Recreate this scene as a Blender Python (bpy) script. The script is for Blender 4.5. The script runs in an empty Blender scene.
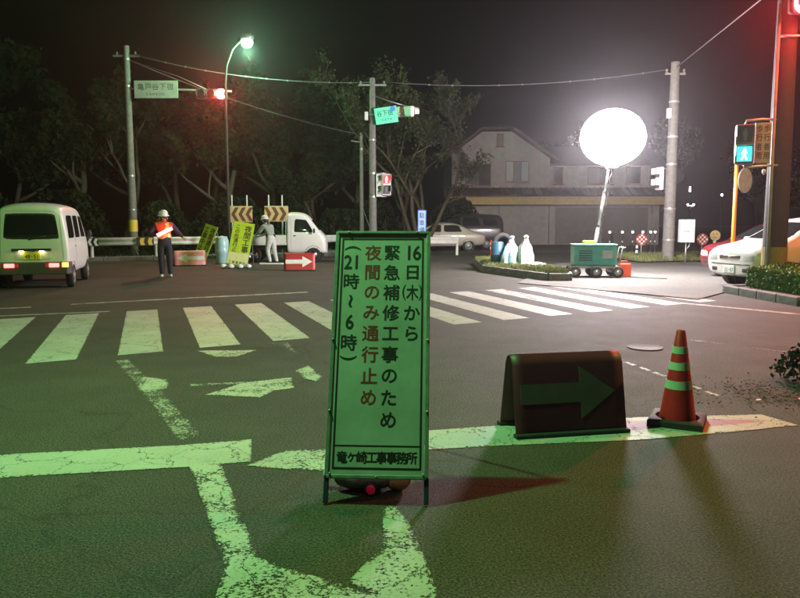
import bpy, bmesh, math, random
from mathutils import Vector, Matrix, Euler
from mathutils.bvhtree import BVHTree
R = math.radians
random.seed(7)
scene = bpy.context.scene
C = scene.collection

# ------------------------------------------------------------------ camera, sky, sun, exposure
cam_d = bpy.data.cameras.new('camera'); cam = bpy.data.objects.new('camera', cam_d); C.objects.link(cam)
cam.location = (0, 0, 1.5); cam.rotation_euler = (R(90 - 6.2), 0, 0)
cam_d.sensor_width = 36; cam_d.lens = 32.7; cam_d.clip_start = 0.05; cam_d.clip_end = 1000
scene.camera = cam
w = bpy.data.worlds.new('World'); scene.world = w; w.use_nodes = True
nt = w.node_tree; bg = nt.nodes['Background']
sky = nt.nodes.new('ShaderNodeTexSky'); sky.sky_type = 'NISHITA'; sky.sun_disc = False
sky.sun_elevation = R(-4); sky.sun_rotation = R(140); sky.air_density = 1.0; sky.dust_density = 2.5
nt.links.new(sky.outputs[0], bg.inputs[0]); bg.inputs[1].default_value = 0.02
sun_d = bpy.data.lights.new('moon', 'SUN'); sun = bpy.data.objects.new('moon', sun_d); C.objects.link(sun)
sun_d.energy = 0.004; sun_d.angle = R(0.5); sun_d.color = (1, .96, .9); sun.rotation_euler = (R(50), 0, R(140))
scene.view_settings.view_transform = 'Standard'; scene.view_settings.look = 'None'
scene.view_settings.exposure = 0; scene.view_settings.gamma = 1; scene.view_settings.use_curve_mapping = False
scene.render.engine = 'CYCLES'
cy = scene.cycles
cy.use_denoising = True; cy.max_bounces = 5; cy.diffuse_bounces = 2; cy.glossy_bounces = 3; cy.transmission_bounces = 4
cy.volume_bounces = 1; cy.transparent_max_bounces = 8; cy.sample_clamp_indirect = 4; cy.caustics_reflective = False; cy.caustics_refractive = False
cy.use_light_tree = True

# lamp powers
P_NEAR = 2150; P_FAR = 1500; P_SOD = 2700; E_BALL = 265; HAZE = 0.0009

# ------------------------------------------------------------------ materials
MATS = {}
def lk(t, a, b): t.links.new(a, b)
def mat(name, col, rough=.6, metal=0., var=.25, scale=6., bump=0., emit=None, es=0., spec=.5, coat=0., sample=True):
    if name in MATS: return MATS[name]
    m = bpy.data.materials.new(name); m.use_nodes = True; t = m.node_tree
    b = t.nodes['Principled BSDF']; b.inputs['Roughness'].default_value = rough; b.inputs['Metallic'].default_value = metal
    b.inputs['Specular IOR Level'].default_value = spec; b.inputs['Coat Weight'].default_value = coat
    b.inputs['Base Color'].default_value = (*col, 1)
    tc = t.nodes.new('ShaderNodeTexCoord')
    n = t.nodes.new('ShaderNodeTexNoise'); n.inputs['Scale'].default_value = scale; n.inputs['Detail'].default_value = 6; n.inputs['Roughness'].default_value = .65
    lk(t, tc.outputs['Object'], n.inputs['Vector'])
    if var > 0:
        r = t.nodes.new('ShaderNodeValToRGB'); r.color_ramp.elements[0].position = .32; r.color_ramp.elements[1].position = .68
        r.color_ramp.elements[0].color = (*[c * (1 - var) for c in col], 1); r.color_ramp.elements[1].color = (*[min(1, c * (1 + var * .5)) for c in col], 1)
        lk(t, n.outputs['Fac'], r.inputs['Fac']); lk(t, r.outputs['Color'], b.inputs['Base Color'])
    if bump > 0:
        bp = t.nodes.new('ShaderNodeBump'); bp.inputs['Strength'].default_value = bump; bp.inputs['Distance'].default_value = .02
        lk(t, n.outputs['Fac'], bp.inputs['Height']); lk(t, bp.outputs['Normal'], b.inputs['Normal'])
    if emit:
        b.inputs['Emission Color'].default_value = (*emit, 1); b.inputs['Emission Strength'].default_value = es
        if not sample:
            try: m.cycles.emission_sampling = 'NONE'
            except Exception: pass
    MATS[name] = m; return m

def asphalt(name, c0, c1):
    m = bpy.data.materials.new(name); m.use_nodes = True; t = m.node_tree; b = t.nodes['Principled BSDF']
    tc = t.nodes.new('ShaderNodeTexCoord')
    def noise(s, d=5, rg=.6):
        n = t.nodes.new('ShaderNodeTexNoise'); n.inputs['Scale'].default_value = s; n.inputs['Detail'].default_value = d; n.inputs['Roughness'].default_value = rg
        lk(t, tc.outputs['Object'], n.inputs['Vector']); return n
    n1 = noise(80, 5, .85); n2 = noise(.55, 6, .6); n3 = noise(2.3, 5)
    v = t.nodes.new('ShaderNodeTexVoronoi'); v.inputs['Scale'].default_value = 120; lk(t, tc.outputs['Object'], v.inputs['Vector'])
    r1 = t.nodes.new('ShaderNodeValToRGB'); r1.color_ramp.elements[0].position = .44; r1.color_ramp.elements[1].position = .61
    r1.color_ramp.elements[0].color = (*c0, 1); r1.color_ramp.elements[1].color = (*c1, 1); lk(t, n1.outputs['Fac'], r1.inputs['Fac'])
    # broad staining
    r2 = t.nodes.new('ShaderNodeValToRGB'); r2.color_ramp.elements[0].position = .35; r2.color_ramp.elements[1].position = .7
    r2.color_ramp.elements[0].color = (.72, .72, .72, 1); r2.color_ramp.elements[1].color = (1.15, 1.13, 1.08, 1); lk(t, n2.outputs['Fac'], r2.inputs['Fac'])
    mx = t.nodes.new('ShaderNodeMixRGB'); mx.blend_type = 'MULTIPLY'; mx.inputs[0].default_value = 1; lk(t, r1.outputs[0], mx.inputs[1]); lk(t, r2.outputs[0], mx.inputs[2])
    # cracks
    dv = t.nodes.new('ShaderNodeVectorMath'); dv.operation = 'ADD'; sc = t.nodes.new('ShaderNodeVectorMath'); sc.operation = 'SCALE'; sc.inputs['Scale'].default_value = .5
    lk(t, n3.outputs['Color'], sc.inputs[0]); lk(t, tc.outputs['Object'], dv.inputs[0]); lk(t, sc.outputs[0], dv.inputs[1])
    vc = t.nodes.new('ShaderNodeTexVoronoi'); vc.feature = 'DISTANCE_TO_EDGE'; vc.inputs['Scale'].default_value = .42; lk(t, dv.outputs[0], vc.inputs['Vector'])
    rc = t.nodes.new('ShaderNodeValToRGB'); rc.color_ramp.elements[0].position = .002; rc.color_ramp.elements[1].position = .007
    rc.color_ramp.elements[0].color = (.35, .35, .35, 1); rc.color_ramp.elements[1].color = (1, 1, 1, 1); lk(t, vc.outputs['Distance'], rc.inputs['Fac'])
    m2 = t.nodes.new('ShaderNodeMixRGB'); m2.blend_type = 'MULTIPLY'; m2.inputs[0].default_value = .5; lk(t, mx.outputs[0], m2.inputs[1]); lk(t, rc.outputs[0], m2.inputs[2])
    lk(t, m2.outputs[0], b.inputs['Base Color'])
    rr = t.nodes.new('ShaderNodeMapRange'); rr.inputs['To Min'].default_value = .72; rr.inputs['To Max'].default_value = .92; lk(t, n3.outputs['Fac'], rr.inputs['Value']); lk(t, rr.outputs[0], b.inputs['Roughness'])
    b.inputs['Specular IOR Level'].default_value = .3
    ad = t.nodes.new('ShaderNodeMath'); ad.operation = 'ADD'; lk(t, n1.outputs['Fac'], ad.inputs[0]); lk(t, v.outputs['Distance'], ad.inputs[1])
    bp = t.nodes.new('ShaderNodeBump'); bp.inputs['Strength'].default_value = .6; bp.inputs['Distance'].default_value = .006
    lk(t, ad.outputs[0], bp.inputs['Height']); lk(t, bp.outputs['Normal'], b.inputs['Normal'])
    return m

def paint(name, col, wear, crack=.5):
    """road paint: holes worn through to the asphalt below"""
    m = bpy.data.materials.new(name); m.use_nodes = True; t = m.node_tree; b = t.nodes['Principled BSDF']; out = t.nodes['Material Output']
    tc = t.nodes.new('ShaderNodeTexCoord')
    def noise(s, d=5, rg=.6):
        n = t.nodes.new('ShaderNodeTexNoise'); n.inputs['Scale'].default_value = s; n.inputs['Detail'].default_value = d; n.inputs['Roughness'].default_value = rg
        lk(t, tc.outputs['Object'], n.inputs['Vector']); return n
    a = noise(48, 4, .8); c = noise(4.5, 5, .65); e = noise(1.6, 3)
    mul = t.nodes.new('ShaderNodeMath'); mul.operation = 'MULTIPLY_ADD'; mul.inputs[1].default_value = 1.5; lk(t, a.outputs['Fac'], mul.inputs[0]); lk(t, c.outputs['Fac'], mul.inputs[2])
    rp = t.nodes.new('ShaderNodeValToRGB'); lo = .37 + wear * .27
    rp.color_ramp.elements[0].position = lo; rp.color_ramp.elements[1].position = lo + .025; nz = t.nodes.new('ShaderNodeMath'); nz.operation = 'MULTIPLY'; nz.inputs[1].default_value = .4; lk(t, mul.outputs[0], nz.inputs[0]); ea = t.nodes.new('ShaderNodeAttribute'); ea.attribute_name = 'edge'; em = t.nodes.new('ShaderNodeMath'); em.operation = 'MULTIPLY_ADD'; em.inputs[1].default_value = .09; em.inputs[2].default_value = -.09; lk(t, ea.outputs['Fac'], em.inputs[0]); es_ = t.nodes.new('ShaderNodeMath'); es_.operation = 'ADD'; lk(t, nz.outputs[0], es_.inputs[0]); lk(t, em.outputs[0], es_.inputs[1]); lk(t, es_.outputs[0], rp.inputs['Fac'])
    dv = t.nodes.new('ShaderNodeVectorMath'); dv.operation = 'ADD'; sc = t.nodes.new('ShaderNodeVectorMath'); sc.operation = 'SCALE'; sc.inputs['Scale'].default_value = .25
    lk(t, c.outputs['Color'], sc.inputs[0]); lk(t, tc.outputs['Object'], dv.inputs[0]); lk(t, sc.outputs[0], dv.inputs[1])
    vc = t.nodes.new('ShaderNodeTexVoronoi'); vc.feature = 'DISTANCE_TO_EDGE'; vc.inputs['Scale'].default_value = 2.6; lk(t, dv.outputs[0], vc.inputs['Vector'])
    rc = t.nodes.new('ShaderNodeValToRGB'); rc.color_ramp.elements[0].position = .008 * crack; rc.color_ramp.elements[1].position = .02 * crack + .001; lk(t, vc.outputs['Distance'], rc.inputs['Fac'])
    mn = t.nodes.new('ShaderNodeMath'); mn.operation = 'MULTIPLY'; lk(t, rp.outputs[0], mn.inputs[0]); lk(t, rc.outputs[0], mn.inputs[1])
    r2 = t.nodes.new('ShaderNodeValToRGB'); r2.color_ramp.elements[0].position = .3; r2.color_ramp.elements[1].position = .7
    r2.color_ramp.elements[0].color = (*[k * .6 for k in col], 1); r2.color_ramp.elements[1].color = (*col, 1); ga = t.nodes.new('ShaderNodeMath'); ga.operation = 'MULTIPLY_ADD'; ga.inputs[1].default_value = .5; hf = t.nodes.new('ShaderNodeMath'); hf.operation = 'MULTIPLY'; hf.inputs[1].default_value = .5; lk(t, a.outputs['Fac'], hf.inputs[0]); lk(t, e.outputs['Fac'], ga.inputs[0]); lk(t, hf.outputs[0], ga.inputs[2]); lk(t, ga.outputs[0], r2.inputs['Fac'])
    lk(t, r2.outputs[0], b.inputs['Base Color']); b.inputs['Roughness'].default_value = .62
    bp = t.nodes.new('ShaderNodeBump'); bp.inputs['Strength'].default_value = .3; bp.inputs['Distance'].default_value = .004; lk(t, a.outputs['Fac'], bp.inputs['Height']); lk(t, bp.outputs['Normal'], b.inputs['Normal'])
    tr = t.nodes.new('ShaderNodeBsdfTransparent'); ms = t.nodes.new('ShaderNodeMixShader')
    lk(t, mn.outputs[0], ms.inputs[0]); lk(t, tr.outputs[0], ms.inputs[1]); lk(t, b.outputs[0], ms.inputs[2]); lk(t, ms.outputs[0], out.inputs['Surface'])
    return m

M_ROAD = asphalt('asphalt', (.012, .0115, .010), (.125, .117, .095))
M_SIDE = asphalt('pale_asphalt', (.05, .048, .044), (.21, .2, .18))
M_PAINT = paint('road_paint', (.46, .46, .42), .04, .3)
M_PAINT_W = paint('worn_road_paint', (.46, .46, .42), .27, .45)
M_PAINT_X = paint('badly_worn_road_paint', (.42, .42, .38), .5, .6)
M_DIRT = mat('dirt', (.05, .042, .03), .9, var=.6, scale=1.5, bump=.6)
M_CONC = mat('concrete', (.3, .29, .27), .85, var=.35, scale=5, bump=.3)
M_KERB = mat('kerb_concrete', (.13, .125, .115), .85, var=.45, scale=9, bump=.4)
M_POLEC = mat('pole_concrete', (.17, .16, .145), .8, var=.3, scale=7, bump=.2)
M_STEEL = mat('galvanised_steel', (.42, .43, .43), .45, .8, var=.2, scale=12)
M_DSTEEL = mat('brown_painted_steel', (.018, .014, .012), .85, .1, var=.3, scale=6)
M_BLACK = mat('black_rubber', (.018, .018, .018), .75, var=.3)
M_BLACKP = mat('black_plastic', (.015, .015, .016), .5, var=.2)
M_WHITEP = mat('white_paint', (.74, .74, .72), .35, var=.08, scale=3, coat=.3)
M_WHITED = mat('white_steel', (.72, .7, .66), .5, var=.18, scale=7)
M_GLASS = mat('dark_glass', (.012, .014, .015), .06, var=0, spec=.8)
M_CHROME = mat('chrome', (.6, .6, .6), .2, 1, var=0)
M_RED = mat('red_vinyl', (.42, .03, .035), .5, var=.25, scale=9)
M_DRED = mat('shaded_dark_red_vinyl', (.075, .005, .016), .5, var=.3, scale=9)  # dark red with the near arrow board's shade put into it
M_WHITEV = mat('white_reflective_sheet', (.85, .84, .82), .5, var=.12)
M_GREYV = mat('shaded_reflective_sheet', (.11, .115, .1), .5, var=.2)  # white sheet greyed so the near arrow looks shaded
M_CONE = mat('cone_orange_red', (.6, .014, .016), .45, var=.15, scale=6)
M_SIGN = mat('sign_white_sheet', (.52, .55, .52), .5, var=.22, scale=3)
M_INK = mat('sign_black_ink', (.012, .012, .012), .6, var=0)
M_INKR = mat('sign_red_ink', (.3, .03, .025), .6, var=0)
M_NAVY = mat('blue_painted_steel', (.02, .04, .09), .5, var=.2)
M_LIME = mat('lime_sheet', (.5, .72, .03), .5, var=.15)
M_YEL = mat('yellow_sheet', (.75, .52, .05), .5, var=.15)
M_BEIGE = mat('beige_sheet', (.68, .5, .25), .5, var=.15)
M_BROWN = mat('brown_sheet', (.18, .06, .03), .5, var=.15)
M_BLUE = mat('blue_sheet', (.06, .2, .62), .5, var=.12)
M_TEAL = mat('teal_paint', (.03, .27, .23), .45, var=.2, scale=8)
M_ORANGE = mat('orange_paint', (.75, .26, .02), .5, var=.15)
M_LEAF = mat('leaf_green', (.05, .058, .026), .8, var=.5, scale=1.2, spec=.1)
M_LEAFD = mat('leaf_dark', (.02, .028, .01), .8, var=.5, scale=1.2, spec=.08)
M_LEAFH = mat('hedge_leaf', (.1, .19, .03), .7, var=.5, scale=5, spec=.2)
M_GRASS = mat('grass_blade', (.17, .19, .055), .7, var=.5, scale=3)
M_BARK = mat('bark', (.09, .07, .05), .9, var=.4, scale=12, bump=.4, spec=.1)
M_WALL = mat('plaster_wall', (.37, .34, .325), .8, var=.18, scale=2.5, bump=.1)
M_ROOF = mat('roof_tile', (.09, .06, .055), .7, var=.3, scale=6)
M_SHUT = mat('grey_shutter', (.34, .31, .29), .6, .1, var=.15, scale=3)
M_SHUTD = mat('brown_shutter', (.17, .14, .14), .6, .1, var=.15, scale=3)
M_FASC = mat('ochre_fascia', (.5, .36, .12), .6, var=.2)
M_SKIN = mat('skin', (.45, .26, .18), .6, var=.08)
M_NAVYC = mat('navy_cloth', (.018, .02, .035), .85, var=.3, scale=20)
M_PURP = mat('dark_jacket_cloth', (.04, .03, .075), .85, var=.3, scale=20)
M_GREYC = mat('grey_green_cloth', (.3, .34, .3), .85, var=.2, scale=20)
M_PALEC = mat('pale_cloth', (.6, .62, .6), .85, var=.2, scale=20)
M_VEST = mat('red_orange_mesh', (.75, .07, .03), .7, var=.15)
M_REFL = mat('reflective_tape', (.75, .6, .2), .4, var=.1)
M_BAG = mat('grey_sandbag', (.16, .16, .15), .8, var=.5, scale=14, bump=.5)
M_BAGO = mat('orange_bag_cloth', (.85, .5, .28), .7, var=.3, scale=14, bump=.3)
M_POLY = mat('white_polythene', (.78, .8, .8), .3, var=.1, scale=8, bump=.3)
M_POLYB = mat('pale_blue_polythene', (.42, .68, .74), .3, var=.15, scale=8, bump=.3)

def emat(name, col, s, base=(.2, .2, .2), sample=True): return mat(name, base, .4, var=0, emit=col, es=s, sample=sample)
M_BALL = emat('lit_balloon_fabric', (1, .91, .95), E_BALL, (.8, .8, .8))
M_SRED = emat('lit_red_lens', (1, .03, .04), 1600)
M_SRED2 = emat('lit_red_led_lens', (1, .02, .03), 3200)
M_SREDW = emat('lit_red_figure', (1, .12, .12), 14, sample=False)
M_SCYAN = emat('lit_cyan_figure', (.3, 1, .95), 16, sample=False)
M_SCYANB = emat('lit_cyan_lens', (.02, .6, .7), 2.2, sample=False)
M_TAIL = emat('lit_tail_lamp', (1, .07, .07), 9)
M_AMBER = emat('lit_amber_lamp', (1, .4, .05), 5)
M_PLATEL = emat('plate_lamp', (1, .9, .45), 25)
M_WAND = emat('lit_wand', (1, .16, .12), 9)
M_MERC = emat('mercury_lamp_glass', (.4, 1, .5), 3.2, sample=False)
M_SODL = emat('sodium_lamp_glass', (1, .55, .15), 60, sample=False)
M_TINY = emat('small_white_lamp', (1, .82, .75), 30, sample=False)

# ------------------------------------------------------------------ mesh building
class B:
    def __init__(s): s.v = []; s.f = []; s.mi = []; s.ml = []
    def _m(s, m):
        if m is None: return 0
        if m not in s.ml: s.ml.append(m)
        return s.ml.index(m)
    def add(s, vs, fs, m=None):
        o = len(s.v); s.v += [tuple(v) for v in vs]; k = s._m(m)
        for f in fs: s.f.append([i + o for i in f]); s.mi.append(k)
        return s
    def box(s, c, size, rot=None, m=None):
        h = [x / 2 for x in size]; vs = []
        for sx in (-1, 1):
            for sy in (-1, 1):
                for sz in (-1, 1):
                    p = Vector((sx * h[0], sy * h[1], sz * h[2]))
                    if rot is not None: p = rot @ p
                    vs.append(p + Vector(c))
        return s.add(vs, [(0, 1, 3, 2), (4, 6, 7, 5), (0, 4, 5, 1), (2, 3, 7, 6), (0, 2, 6, 4), (1, 5, 7, 3)], m)
    def tube(s, pts, r, n=8, m=None, caps=True):
        pts = [Vector(p) for p in pts]; k = len(pts); rs = r if isinstance(r, (list, tuple)) else [r] * k
        vs = []; up = None
        for i, p in enumerate(pts):
            d = (pts[min(i + 1, k - 1)] - pts[max(i - 1, 0)]).normalized()
            if up is None: up = d.orthogonal().normalized()
            else:
                up = up - d * up.dot(d); up = up.normalized() if up.length > 1e-6 else d.orthogonal().normalized()
            w2 = d.cross(up)
            for a in range(n): t = 2 * math.pi * a / n; vs.append(p + (up * math.cos(t) + w2 * math.sin(t)) * rs[i])
        fs = [(i * n + a, i * n + (a + 1) % n, (i + 1) * n + (a + 1) % n, (i + 1) * n + a) for i in range(k - 1) for a in range(n)]
        if caps: fs += [tuple(range(n))[::-1], tuple((k - 1) * n + a for a in range(n))]
        return s.add(vs, fs, m)
    def cyl(s, p0, p1, r0, r1=None, n=14, m=None): return s.tube([p0, p1], [r0, r0 if r1 is None else r1], n, m)
    def lathe(s, prof, n=20, c=(0, 0, 0), rot=None, m=None, sx=1, sy=1):
        vs = []
        for r, z in prof:
            for a in range(n):
                t = 2 * math.pi * a / n; p = Vector((r * math.cos(t) * sx, r * math.sin(t) * sy, z))
                if rot is not None: p = rot @ p
                vs.append(p + Vector(c))
        k = len(prof)
        fs = [(i * n + a, i * n + (a + 1) % n, (i + 1) * n + (a + 1) % n, (i + 1) * n + a) for i in range(k - 1) for a in range(n)]
        fs += [tuple(range(n))[::-1], tuple((k - 1) * n + a for a in range(n))]
        return s.add(vs, fs, m)
    def prism(s, poly, h, M=None, m=None):
        """polygon in local xy extruded along local z from 0 to h, moved by M"""
        n = len(poly); vs = [Vector((x, y, 0)) for x, y in poly] + [Vector((x, y, h)) for x, y in poly]
        if M is not None: vs = [M @ v for v in vs]
        return s.add(vs, [tuple(range(n))[::-1], tuple(range(n, 2 * n))] + [(i, (i + 1) % n, n + (i + 1) % n, n + i) for i in range(n)], m)
    def ell(s, c, r, nu=14, nv=9, rot=None, m=None, jit=0):
        prof = [(max(.0005, math.sin(math.pi * i / nv)), -math.cos(math.pi * i / nv)) for i in range(nv + 1)]
        vs = []
        for rr, z in prof:
            for a in range(nu):
                t = 2 * math.pi * a / nu; k = 1 + random.uniform(-jit, jit)
                p = Vector((rr * math.cos(t) * r[0] * k, rr * math.sin(t) * r[1] * k, z * r[2] * k))
                if rot is not None: p = rot @ p
                vs.append(p + Vector(c))
        fs = [(i * nu + a, i * nu + (a + 1) % nu, (i + 1) * nu + (a + 1) % nu, (i + 1) * nu + a) for i in range(nv) for a in range(nu)]
        return s.add(vs, fs, m)
    def mesh(s, name):
        me = bpy.data.meshes.new(name); me.from_pydata(s.v, [], s.f)
        for i, p in enumerate(me.polygons): p.material_index = s.mi[i]
        return me
    def build(s, name, m=None, parent=None, smooth=False, bevel=0., seg=2, fix=True):
        me = s.mesh(name)
        if fix:
            bm = bmesh.new(); bm.from_mesh(me); bmesh.ops.recalc_face_normals(bm, faces=bm.faces); bm.to_mesh(me); bm.free()
        if m is not None: me.materials.append(m)
        else:
            for k in s.ml: me.materials.append(k)
        o = bpy.data.objects.new(name, me); C.objects.link(o)
        if parent is not None: o.parent = parent
        if smooth is True: me.shade_smooth()
        elif smooth:
            me.shade_smooth(); me.set_sharp_from_angle(angle=R(smooth))
        if bevel:
            b = o.modifiers.new('bevel', 'BEVEL'); b.width = bevel; b.segments = seg; b.limit_method = 'ANGLE'; b.angle_limit = R(40); b.harden_normals = False
        return o

def thing(name, label, cat, loc=(0, 0, 0), rz=0, group=None):
    o = bpy.data.objects.new(name, None); C.objects.link(o); o.location = loc; o.rotation_euler = (0, 0, rz); o.empty_display_size = .1
    o['label'] = label; o['category'] = cat
    if group: o['group'] = group
    return o
def tag(o, label=None, cat=None, group=None, kind=None):
    if label: o['label'] = label
    if cat: o['category'] = cat
    if group: o['group'] = group
    if kind: o['kind'] = kind
    return o
def copy_tree(o, parent=None):
    c = o.copy(); C.objects.link(c); c.parent = parent
    for ch in list(o.children): copy_tree(ch, c)
    return c
def MX(loc, rot=(0, 0, 0)): return Matrix.Translation(loc) @ Euler(rot).to_matrix().to_4x4()

# glyphs: filled outlines of single characters, centred in a unit square
_G = {}
def glyph(ch, bold=.018):
    key = (ch, bold)
    if key in _G: return _G[key]
    cu = bpy.data.curves.new('glyph', 'FONT'); cu.body = ch; cu.size = 1; cu.offset = bold; cu.resolution_u = 3; cu.fill_mode = 'FRONT'
    o = bpy.data.objects.new('glyph', cu); C.objects.link(o); bpy.context.view_layer.update()
    me = bpy.data.meshes.new_from_object(o.evaluated_get(bpy.context.evaluated_depsgraph_get()))
    vs = [v.co.copy() for v in me.vertices]; fs = [tuple(p.vertices) for p in me.polygons]
    bpy.data.objects.remove(o); bpy.data.curves.remove(cu); bpy.data.meshes.remove(me)
    if vs:
        x0 = min(v.x for v in vs); x1 = max(v.x for v in vs); y0 = min(v.y for v in vs); y1 = max(v.y for v in vs)
        vs = [((v.x - (x0 + x1) / 2), (v.y - (y0 + y1) / 2)) for v in vs]
    _G[key] = (vs, fs); return _G[key]
def put(b, ch, M, cx, cy, sx, sy, rot=0, bold=.018, m=None):
    # weight comes from a few shifted copies of the thin outline, each a hair above the last
    vs, fs = glyph(ch, 0); cr, sr = math.cos(rot), math.sin(rot); k = bold * .8
    for i, (dx, dy) in enumerate(((0, 0), (k, 0), (-k, 0), (0, k), (0, -k)) if bold > .005 else ((0, 0),)):
        b.add([M @ Vector((cx + sx * (x * cr - y * sr + dx), cy + sy * (x * sr + y * cr + dy), i * .00006)) for x, y in vs], fs, m)

# ------------------------------------------------------------------ ground, road, markings
def sheet(name, poly, z, m, kind='structure', parent=None):
    b = B(); b.add([(x, y, z) for x, y in poly], [tuple(range(len(poly)))]); o = b.build(name, m, parent)
    if parent is None: o['kind'] = kind
    return o
sheet('ground', [(-150, -60), (150, -60), (150, 200), (-150, 200)], -.02, M_DIRT)
road = sheet('road', [(-60, -40), (40, -40), (40, 60), (2.0, 60), (-1, 33), (-60, 25.8)], 0, M_ROAD)
random.seed(11)
def ragged(poly, jit=.012, step=.12):
    out = []
    for i, p in enumerate(poly):
        q = poly[(i + 1) % len(poly)]; L = math.hypot(q[0] - p[0], q[1] - p[1]); n = max(1, int(L / step))
        for k in range(n):
            t = k / n; out.append((p[0] + (q[0] - p[0]) * t + random.uniform(-jit, jit), p[1] + (q[1] - p[1]) * t + random.uniform(-jit, jit)))
    return out
MARKZ = [.003]
def mark(name, poly, m, jit=.012, step=.12):
    jit, step = 0, 99   # straight outline; the ragged edge is worn into the paint by its material
    MARKZ[0] += .00003
    o = sheet(name, ragged(poly, jit, step), MARKZ[0], m, parent=road)
    bm = bmesh.new(); bm.from_mesh(o.data); bmesh.ops.recalc_face_normals(bm, faces=bm.faces); outer = set(v.index for v in bm.verts)
    lay = bm.verts.layers.float.new('edge'); bmesh.ops.inset_region(bm, faces=list(bm.faces), thickness=.035, use_even_offset=False, use_boundary=True)
    for v in bm.verts:
        v[lay] = 0.0 if v.is_boundary else 1.0; v.co.z = MARKZ[0]
    bm.to_mesh(o.data); bm.free(); return o
for k in range(-3, 13):
    ox, oy = -3.93 + .785 * k, 7.5 + .478 * k
    L = (-1.37, 3.93) if k < 4 else (-1.33, 3.75)
    a = (ox, oy); b_ = (ox + .43, oy + .24); f = 1.0 if k != 1 else 1.0
    mark('crosswalk_stripe', [a, b_, (b_[0] + L[0], b_[1] + L[1]), (a[0] + L[0], a[1] + L[1])], M_PAINT if k not in (9, 10) else M_PAINT_W, .01)
# thin lines framing the crosswalk on the far side
mark('edge_line', [(-12.1, 9.0), (-4.76, 11.83), (-4.8, 11.95), (-12.1, 9.16)], M_PAINT_W, .02)
mark('edge_line', [(-12, 9.72), (-6.34, 12.40), (-6.4, 12.55), (-12, 9.9)], M_PAINT_W, .02)
mark('edge_line', [(-5.86, 12.82), (-4.3, 13.72), (-1.89, 15.0), (-1.95, 15.2), (-4.36, 13.9), (-5.9, 12.98)], M_PAINT_W, .02)
# stop line, left and right stretch
mark('stop_line', [(-6, 3.78), (-2.34, 4.11), (-1.29, 4.30), (-.93, 4.40), (-1.02, 4.86), (-1.46, 4.73), (-2.57, 4.53), (-6, 4.2)], M_PAINT, .012)
mark('stop_line', [(.0, 4.60), (.67, 4.72), (1.65, 4.85), (2.23, 5.0), (2.93, 5.2), (2.8, 5.5), (1.68, 5.41), (.74, 5.2), (.0, 5.02)], M_PAINT, .012)
mark('stop_line', [(-.95, 4.32), (-.75, 4.62), (-.3, 4.66), (-.0, 4.7), (.0, 4.4), (-.4, 4.22), (-.7, 4.26)], M_PAINT_W, .03)
# diagonal lane line and the zig-zag near the camera
mark('lane_line', [(-3.06, 7.66), (-2.93, 7.74), (-2.15, 6.42), (-1.36, 4.9), (-1.53, 4.84), (-2.32, 6.32)], M_PAINT_X, .012, .05)
mark('lane_line', [(-2.42, 6.84), (-2.2, 6.76), (-2.06, 6.36), (-2.3, 6.3)], M_PAINT_W, .012, .05)
mark('lane_line', [(-1.9, 6.44), (-1.2, 6.62), (-1.2, 6.7), (-1.95, 6.56)], M_PAINT_X, .02, .05)
mark('lane_line', [(-1.36, 4.48), (-1.13, 4.42), (-.60, 3.02), (-.53, 2.3), (-.70, 2.3), (-.76, 3.02)], M_PAINT_W, .006, .04)
mark('lane_line', [(-.66, 3.12), (-.45, 2.98), (-.2, 2.84), (.05, 2.72), (.05, 2.3), (-.68, 2.3)], M_PAINT_W, .008, .04)
mark('lane_line', [(-.09, 3.70), (-.0, 3.68), (.06, 3.4), (.11, 3.1), (.16, 2.74), (.2, 2.3), (.0, 2.3), (-.08, 2.76), (-.22, 2.88), (-.08, 3.22)], M_PAINT_W, .006, .04)
# worn scraps of an old arrow
mark('worn_arrow_scrap', [(-1.68, 6.14), (-1.45, 6.62), (-1.03, 6.85), (-.95, 6.4), (-1.1, 6.3), (-1.19, 6.04)], M_PAINT_W, .03)
mark('worn_arrow_scrap', [(-1.05, 7.15), (-.95, 7.42), (-.74, 6.85), (-.78, 6.65), (-.92, 6.8)], M_PAINT_W, .03)
mark('worn_arrow_scrap', [(-2.36, 8.26), (-2.04, 7.9), (-1.8, 7.88), (-1.66, 8.32), (-2.0, 8.3)], M_PAINT_W, .03)
mark('worn_arrow_scrap', [(-1.62, 8.78), (-1.36, 8.86), (-1.17, 8.15), (-1.28, 8.2), (-1.4, 8.6)], M_PAINT_X, .02)
# right-hand gutter line and edge line
for i in range(7):
    t0, t1 = i / 7, (i + .72) / 7; p = lambda t: (2.3 + .42 * t, 7.85 - 1.85 * t)
    (x0, y0), (x1, y1) = p(t0), p(t1)
    mark('gutter_line', [(x0, y0), (x1, y1), (x1 + .06, y1 + .02), (x0 + .06, y0 + .02)], M_PAINT_W, .012, .06)
mark('edge_line', [(5.0, 13.1), (6.35, 11.42), (9.5, 7.6), (9.65, 7.7), (6.48, 11.55), (5.15, 13.2)], M_PAINT_W, .02)
for i in range(4): mark('edge_line', [(3.6 + .5 * i, 9.0 - .55 * i), (3.9 + .5 * i, 8.7 - .55 * i), (3.97 + .5 * i, 8.76 - .55 * i), (3.67 + .5 * i, 9.05 - .55 * i)], M_PAINT_X, .02)
# iron cover
b = B(); b.lathe([(.2, .0045), (.2, .012), (.18, .012), (.17, .009), (.0005, .009)], 28, (2.89, 8.46, 0)); o = b.build('manhole_cover', mat('worn_iron', (.05, .048, .045), .75, .1, var=.3, scale=20), None, 30)
tag(o, 'round worn iron manhole cover set in the asphalt', 'manhole cover')

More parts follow.
